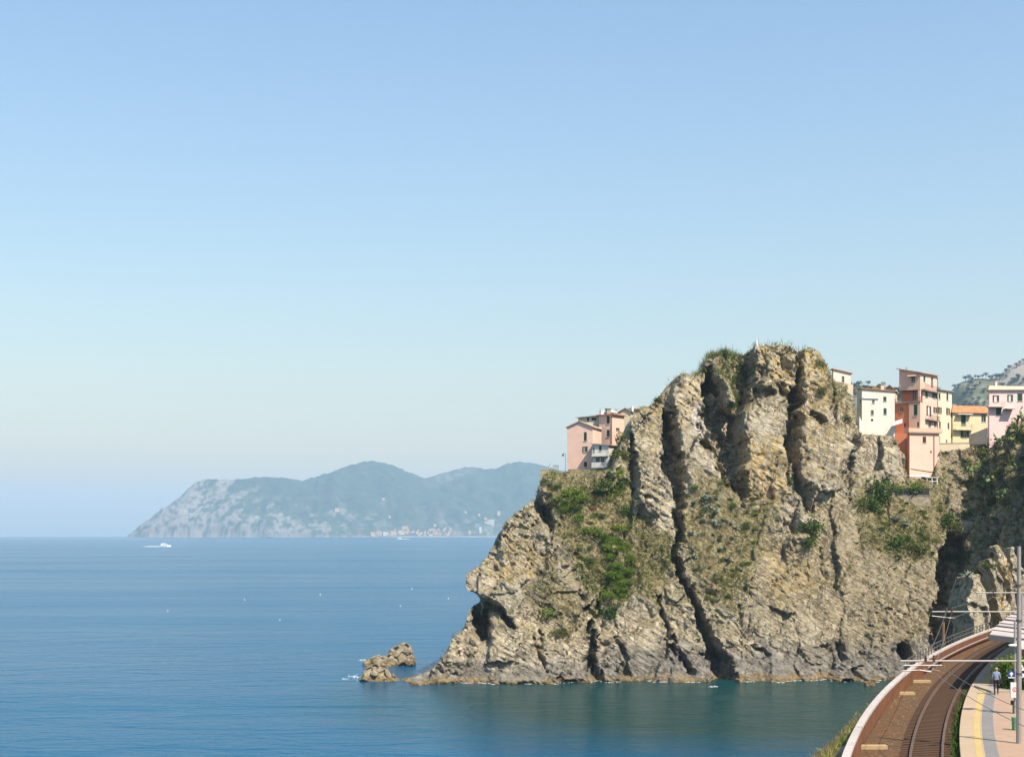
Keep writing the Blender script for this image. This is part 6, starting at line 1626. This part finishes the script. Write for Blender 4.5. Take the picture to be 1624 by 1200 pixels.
def top_at(Vh, x, Yr):
    k = np.argmin((Vh[:, 0] - x) ** 2 + (Vh[:, 1] - Yr) ** 2); return Vh[k]
for px in (1531, 1537, 1545, 1553, 1556, 1562, 1569, 1577, 1580, 1586, 1590, 1596, 1601, 1608, 1614, 1620):
    q = top_at(HAV, X_(px, 2400), 2396); tree(tuple(q), RS.uniform(3.0, 5.2), 'umbrella pine on the skyline of the rocky hill', 'pines on the hill skyline', RS.uniform(1.3, 2.2))
for k in range(70):
    px = RS.uniform(1512, 1624); py = RS.uniform(600, 650); l = hill_hit(BHA, px, py)
    if l is None: continue
    tree(tuple(l), RS.uniform(3, 5.5), 'dark pine on the slope of the rocky hill behind the yellow house', 'pines on the hill slope', 1.0)
for k in range(60):
    px = RS.uniform(1335, 1450); q = top_at(HBV, X_(px, 1500), 1500 - RS.uniform(0, 35)); tree(tuple(q), RS.uniform(2.6, 4.2), 'dark tree on the ridge between the white house and the tower', 'trees on the distant ridge', .8)

# ------------------------------------------------------------------ far town
TW = [paint('town_' + n_, c_, .9, .1) for n_, c_ in (('cream', (.52, .43, .34)), ('pink', (.50, .35, .28)), ('white', (.56, .53, .48)), ('ochre', (.48, .34, .20)))]
def far_house(px, py, wpx, hpx, k):
    l = None
    d = Vector(((px - CX) / FPX, 1.0, -(py - CY) / FPX)).normalized(); l = BVF.ray_cast(Vector((0, 0, CAMH)), d, 14000)[0]
    if l is None: l = Vector(P(px, py, 9020))
    w = wpx * l.y / FPX; hh_ = hpx * l.y / FPX; e = empty('town_house', tuple(l), 'pale little house of the town across the bay', 'house', 'houses of the far town')
    m = MB(); m.box((l.x, l.y - 4, l.z + hh_ * .2), w, 10, hh_ * 1.6, RS.uniform(-.3, .3)); m.build('wall', TW[k % 4], e)
    z = l.z + hh_; m = MB(); a_ = w * .55
    m.v = [(l.x - a_, l.y - 10, z), (l.x + a_, l.y - 10, z), (l.x + a_, l.y + 2, z), (l.x - a_, l.y + 2, z), (l.x - a_ * .8, l.y - 4, z + 2.6), (l.x + a_ * .8, l.y - 4, z + 2.6)]
    m.f = [(0, 3, 2, 1), (0, 1, 5, 4), (1, 2, 5), (2, 3, 4, 5), (3, 0, 4)]; m.m = [0] * 5; m.build('roof', TILE, e)
T_ = [(592, 848, 8, 4), (601, 847, 9, 5), (612, 847, 9, 4), (624, 847, 9, 5), (634, 845, 5, 4), (640, 838, 5, 3.4), (645, 838, 5, 3.4)]
for k in range(56):
    r = RS.rand(); px = RS.uniform(622, 716) if r < .75 else RS.uniform(590, 785); py = 848.5 - (abs(RS.normal(0, 1)) * 3.4 if r < .55 else RS.uniform(0, 16) * (px - 580) / 200)
    T_.append((px, py, RS.uniform(1.8, 4.2), RS.uniform(1.5, 2.8)))
T_ += [(776, 830, 16, 6), (791, 815, 5, 4.5), (762, 844, 4, 9), (535, 810, 7, 4.5), (738, 813, 5, 2), (608, 792, 4, 2), (618, 820, 3, 2.4), (690, 834, 4, 3), (745, 846, 4, 5), (770, 823, 4, 2.4), (760, 817, 3, 2)]
for k, t_ in enumerate(T_): far_house(*t_, RS.randint(4))

# ------------------------------------------------------------------ boats, buoys, foam
def sea_pt(px, py):
    Y = CAMH * FPX / (py - CY)
    for _ in range(8): Y = (CAMH + drop(Y)) * FPX / (py - CY)
    return np.array([(px - CX) / FPX * Y, Y, -drop(Y)])
def boat(px, py, Lpx, dirn, label):
    p = sea_pt(px, py); L = Lpx * p[1] / FPX; e = empty('motor_boat', tuple(p), label, 'boat')
    m = MB(); st = [(-.5, .11, .0, .10), (-.2, .13, -.02, .11), (.15, .12, -.02, .12), (.38, .06, .0, .14), (.5, .004, .06, .155)]
    for (x, w, z0_, z1_) in st:
        m.v += [(p[0] + dirn * x * L, p[1] - w * L, p[2] + z1_ * L), (p[0] + dirn * x * L, p[1] - w * .7 * L, p[2] + z0_ * L - .1), (p[0] + dirn * x * L, p[1] + w * .7 * L, p[2] + z0_ * L - .1), (p[0] + dirn * x * L, p[1] + w * L, p[2] + z1_ * L)]
    for i in range(4):
        for j in range(4): a_ = i * 4 + j; b_ = i * 4 + (j + 1) % 4; m.f.append((a_, b_, b_ + 4, a_ + 4)); m.m.append(0)
    m.f += [(0, 1, 2, 3), (19, 18, 17, 16)]; m.m += [0, 0]; m.build('hull', WHITEP, e)
    m = MB(); m.prism([(p[0] - dirn * .38 * L, p[1] - .09 * L), (p[0] + dirn * .2 * L, p[1] - .09 * L), (p[0] + dirn * .2 * L, p[1] + .09 * L), (p[0] - dirn * .38 * L, p[1] + .09 * L)], p[2] + .112 * L, p[2] + .22 * L); m.build('cabin', WHITEP, e)
    m = MB(); m.prism([(p[0] - dirn * .30 * L, p[1] - .08 * L), (p[0] + dirn * .06 * L, p[1] - .08 * L), (p[0] + dirn * .0 * L, p[1] + .08 * L), (p[0] - dirn * .30 * L, p[1] + .08 * L)], p[2] + .222 * L, p[2] + .30 * L); m.build('flybridge', WHITEP, e)
    m = MB(); m.box((p[0] - dirn * .05 * L, p[1] - .092 * L, p[2] + .175 * L), .42 * L, .01 * L, .035 * L); m.build('window', GLASS, e)
    return p, L
def foam(label, pts, h_=.06):
    """low mound of white water from an outline; pts: plan (x, y)"""
    c_ = np.mean(pts, 0); m = MB(); n_ = len(pts); zc = -drop(c_[1])
    m.v = [(x, y, zc + .02) for x, y in pts] + [(c_[0] + (x - c_[0]) * .6, c_[1] + (y - c_[1]) * .6, zc + h_ + .1 * h_ * math.sin(i * 2.3)) for i, (x, y) in enumerate(pts)] + [(c_[0], c_[1], zc + h_)]
    m.f = [(i, (i + 1) % n_, n_ + (i + 1) % n_, n_ + i) for i in range(n_)] + [(n_ + i, n_ + (i + 1) % n_, 2 * n_) for i in range(n_)]; m.m = [0] * len(m.f)
    return tag(m.build('foam', M_FOAM), label, None, None, 'stuff')
p, L = boat(262, 866.5, 18, 1, 'white motor cruiser speeding right with a long wake'); foam('white wake behind the nearer motor cruiser', [(p[0] - .4 * L, p[1] - 3), (p[0] - 1.0 * L, p[1] - 2.5), (p[0] - 2.0 * L, p[1] - .5), (p[0] - 1.6 * L, p[1] + 2), (p[0] - .4 * L, p[1] + 4)], .8)
foam('bow wave of the nearer motor cruiser', [(p[0] + .2 * L, p[1] - 4), (p[0] + .58 * L, p[1] - 2), (p[0] + .55 * L, p[1] + 1), (p[0] + .1 * L, p[1] - 1.4)], .7)
p, L = boat(633, 854.6, 8.5, -1, 'tiny white motor boat far off near the town shore'); foam('white wake behind the far motor boat', [(p[0] + .3 * L, p[1] - 8), (p[0] + 1.8 * L, p[1] - 6), (p[0] + 2.1 * L, p[1]), (p[0] + .3 * L, p[1] + 9)], 1.2)
for k, (px, py, lb) in enumerate([(266, 968.5, 'leftmost white marker buoy on the open sea'), (388, 951, 'white marker buoy second from the left'), (444, 983, 'nearest white marker buoy, the lowest in view'), (508, 943, 'white marker buoy in the middle of the bay'), (635, 961, 'white marker buoy left of the headland'), (653, 934, 'small far white marker buoy nearest the headland, upper'), (711, 949, 'white marker buoy closest to the cliff')]):
    p = sea_pt(px, py); s_ = .24 * (p[1] / 480); e = empty('marker_buoy', tuple(p), lb, 'buoy', 'marker buoys on the bay')
    m = MB(); m.lathe((p[0], p[1], p[2] - .15), [(.35 * s_, 0), (.75 * s_, .3 * s_), (.75 * s_, .75 * s_), (.35 * s_, 1.1 * s_)], 10); m.build('float', WHITEP, e)
    m = MB(); m.tube([(p[0], p[1], p[2] + .6 * s_), (p[0], p[1], p[2] + 2.2 * s_)], .14 * s_, 6); m.build('mast', WHITEP, e)
def foam_px(label, cx, cy, w, h2, seed, hh_=.12):
    rs = np.random.RandomState(seed); m = MB()
    for k in range(int(12 + w * 3)):
        a = rs.uniform(0, 6.283); r = math.sqrt(rs.rand()) * rs.uniform(.6, 1.1); c_ = sea_pt(cx + math.cos(a) * w * r, cy - math.sin(a) * h2 * r)
        s_ = rs.uniform(.03, .15) * (1.2 - .7 * r); n_ = len(m.v); e_ = rs.uniform(1.0, 2.4)
        for i in range(7):
            b_ = i * 6.283 / 7; q_ = rs.uniform(.6, 1.2); m.v.append((c_[0] + math.cos(b_) * s_ * e_ * q_, c_[1] + math.sin(b_) * s_ * q_, c_[2] - .02))
        m.v.append((c_[0], c_[1], c_[2] + .25 * hh_ * rs.uniform(.2, .8)))
        for i in range(7): m.f.append((n_ + i, n_ + (i + 1) % 7, n_ + 7)); m.m.append(0)
    tag(m.build('foam', M_FOAM), label, None, None, 'stuff')
foam_px('white surf on the left of the foam ringed islet', 562, 1072, 12, 3.4, 1, .5); foam_px('surf streak at the left tip of the ledge', 548, 1076, 7, 1.4, 2, .3); foam_px('surf in front of the foam ringed islet', 585, 1079, 22, 1.0, 3, .2)
foam_px('surf behind the low sloping rock', 574, 1046, 7, 1.6, 4, .4); foam_px('foam patch on the water under the cliff cleft', 1131, 1088, 8, 1.6, 5, .35); foam_px('surf at the rock spit', 690, 1050, 3, 1.0, 8, .3)
# broken wash along the foot of the headland
rs = np.random.RandomState(31); m = MB(); zi = int((0.1 - RZ0) / RR)
for k in range(420):
    x0 = rs.uniform(-9, 66); fy = F[int((x0 - RX0) / RR), zi] - abs(rs.normal(0, .35)) - .1
    if fb2(np.array([x0 * .5]), np.array([3.]), 2, 1)[0] < -.05: continue
    s_ = rs.uniform(.03, .14); n_ = len(m.v)
    for i in range(6): b_ = i * 6.283 / 6; q_ = rs.uniform(.5, 1.2); m.v.append((x0 + math.cos(b_) * s_ * 2.2 * q_, fy + math.sin(b_) * s_ * q_, -.004))
    m.v.append((x0, fy, .03))
    for i in range(6): m.f.append((n_ + i, n_ + (i + 1) % 6, n_ + 6)); m.m.append(0)
tag(m.build('shore_foam', M_FOAM), 'thin broken wash along the foot of the headland', None, None, 'stuff')
# ------------------------------------------------------------------ summit statue
l, n = hit_any(1200, 556)
if l is None: l = Vector(P(1200, 548, 283))
st = empty('summit_statue', (l.x, l.y + .6, l.z), 'small white shrine figure on the summit', 'statue'); q = P(1200, 549, l.y + .6)
m = MB(); m.lathe((q[0], q[1], q[2] - .8), [(.5, 0), (.5, .5), (.4, .55), (.4, .9)], 8); m.build('base', TAN, st)
m = MB(); m.lathe((q[0], q[1], q[2] + .1), [(.30, 0), (.34, .25), (.26, .7), (.24, .95), (.10, 1.1), (.13, 1.2), (.12, 1.35), (.03, 1.45)], 10); m.build('figure', GREYW, st)
# ------------------------------------------------------------------ person on the platform, walking away
SKIN = paint('skin', (0.42, 0.24, 0.17), 0.6, 0.08); SHIRT = paint('blue_shirt', (0.20, 0.27, 0.38), 0.9, 0.1); TROUS = paint('dark_trousers', (0.015, 0.015, 0.02), 0.9, 0.1); HAIR = paint('grey_hair', (0.28, 0.26, 0.23), 0.8, 0.1); SHOE = paint('shoe', (0.03, 0.025, 0.02), 0.7)
def make_person(loc, heading, label):
    J = [(0, 0, .96, .135)]; E = []
    def add(p, par, r): J.append((*p, r)); E.append((par, len(J) - 1)); return len(J) - 1
    s1 = add((0, .0, 1.14), 0, .125); s2 = add((0, -.01, 1.34), s1, .135); nk = add((0, -.005, 1.49), s2, .055); hd = add((0, .012, 1.58), nk, .085); ht = add((0, .018, 1.69), hd, .075)
    for sx in (-1, 1):
        sh = add((sx * .18, -.005, 1.415), s2, .062); el = add((sx * .235, -.03, 1.14), sh, .045); wr = add((sx * .225, .09, .93), el, .028); pa = add((sx * .222, .115, .86), wr, .030)
        for k in range(4): f1_ = add((sx * .222 + (k - 1.5) * .019, .135, .80 - .006 * (1.5 - abs(k - 1.5))), pa, .009); add((sx * .222 + (k - 1.5) * .018, .128, .755), f1_, .008)
        t1 = add((sx * .195, .145, .845), pa, .010); add((sx * .19, .16, .80), t1, .008)
        st_ = .13 * sx
        hp_ = add((sx * .095, 0, .90), 0, .095); kn = add((sx * .105, st_ * .6 + .03, .50), hp_, .062); an = add((sx * .105, st_ * .9 - .03, .085), kn, .04); add((sx * .115, st_ * .9 + .13, .035), an, .034)
    me = bpy.data.meshes.new('person_skeleton'); me.from_pydata([j[:3] for j in J], E, [])
    o = bpy.data.objects.new('person_skeleton', me); COL.objects.link(o)
    md = o.modifiers.new('skin', 'SKIN')
    for i, j in enumerate(J): me.skin_vertices[0].data[i].radius = (j[3], j[3]); me.skin_vertices[0].data[i].use_root = i == 0
    sb = o.modifiers.new('sub', 'SUBSURF'); sb.levels = sb.render_levels = 2
    dg = bpy.context.evaluated_depsgraph_get(); ev = o.evaluated_get(dg); nm = bpy.data.meshes.new_from_object(ev)
    bpy.data.objects.remove(o); nm.name = 'person_body'
    nm.materials.clear()
    for m_ in (SKIN, SHIRT, TROUS, SHOE): nm.materials.append(m_)
    for p in nm.polygons:
        c = p.center; arm = abs(c.x) > .165 and c.z < 1.32
        p.material_index = 0 if c.z > 1.475 else (0 if (abs(c.x) > .17 and c.z < 1.18 and c.z > .7) else (1 if c.z > .97 else (3 if c.z < .075 else 2)))
        p.use_smooth = True
    e = empty('person', loc, label, 'person'); b_ = bpy.data.objects.new('body', nm); COL.objects.link(b_); b_.parent = e; e.rotation_euler = (0, 0, heading)
    m = MB(); m.lathe((0, -.012, 1.60), [(.088, .0), (.10, .05), (.092, .10), (.06, .14), (.015, .155)], 12); hm = bpy.data.meshes.new('hair'); hm.from_pydata(m.v, [], m.f); hm.materials.append(HAIR)
    hr = bpy.data.objects.new('hair', hm); COL.objects.link(hr); hr.parent = e
    for sx in (-1, 1):
        m = MB(); m.box((sx * .086, .012, 1.595), .02, .035, .06); q = bpy.data.meshes.new('ear'); q.from_pydata(m.v, [], m.f); q.materials.append(SKIN); r_ = bpy.data.objects.new('ear', q); COL.objects.link(r_); r_.parent = e
    m = MB(); m.box((0, .105, 1.585), .025, .03, .05); q = bpy.data.meshes.new('nose'); q.from_pydata(m.v, [], m.f); q.materials.append(SKIN); r_ = bpy.data.objects.new('nose', q); COL.objects.link(r_); r_.parent = e
    return e
pp_ = PG(1580, 1101, ZP)
make_person(tuple(pp_), R(-14), 'person in pale blue shirt and dark trousers walking along the platform')
m = MB(); m.box((pp_[0] + .34, pp_[1] + .02, ZP + .86), .14, .34, .28, R(-14)); m.tube([(pp_[0] + .34, pp_[1] - .12, ZP + 1.0), (pp_[0] + .26, pp_[1], ZP + 1.12), (pp_[0] + .34, pp_[1] + .14, ZP + 1.0)], .018, 5)
tag(m.build('shoulder_bag', BLACKP), 'black bag carried at the right hip of the person', 'bag')
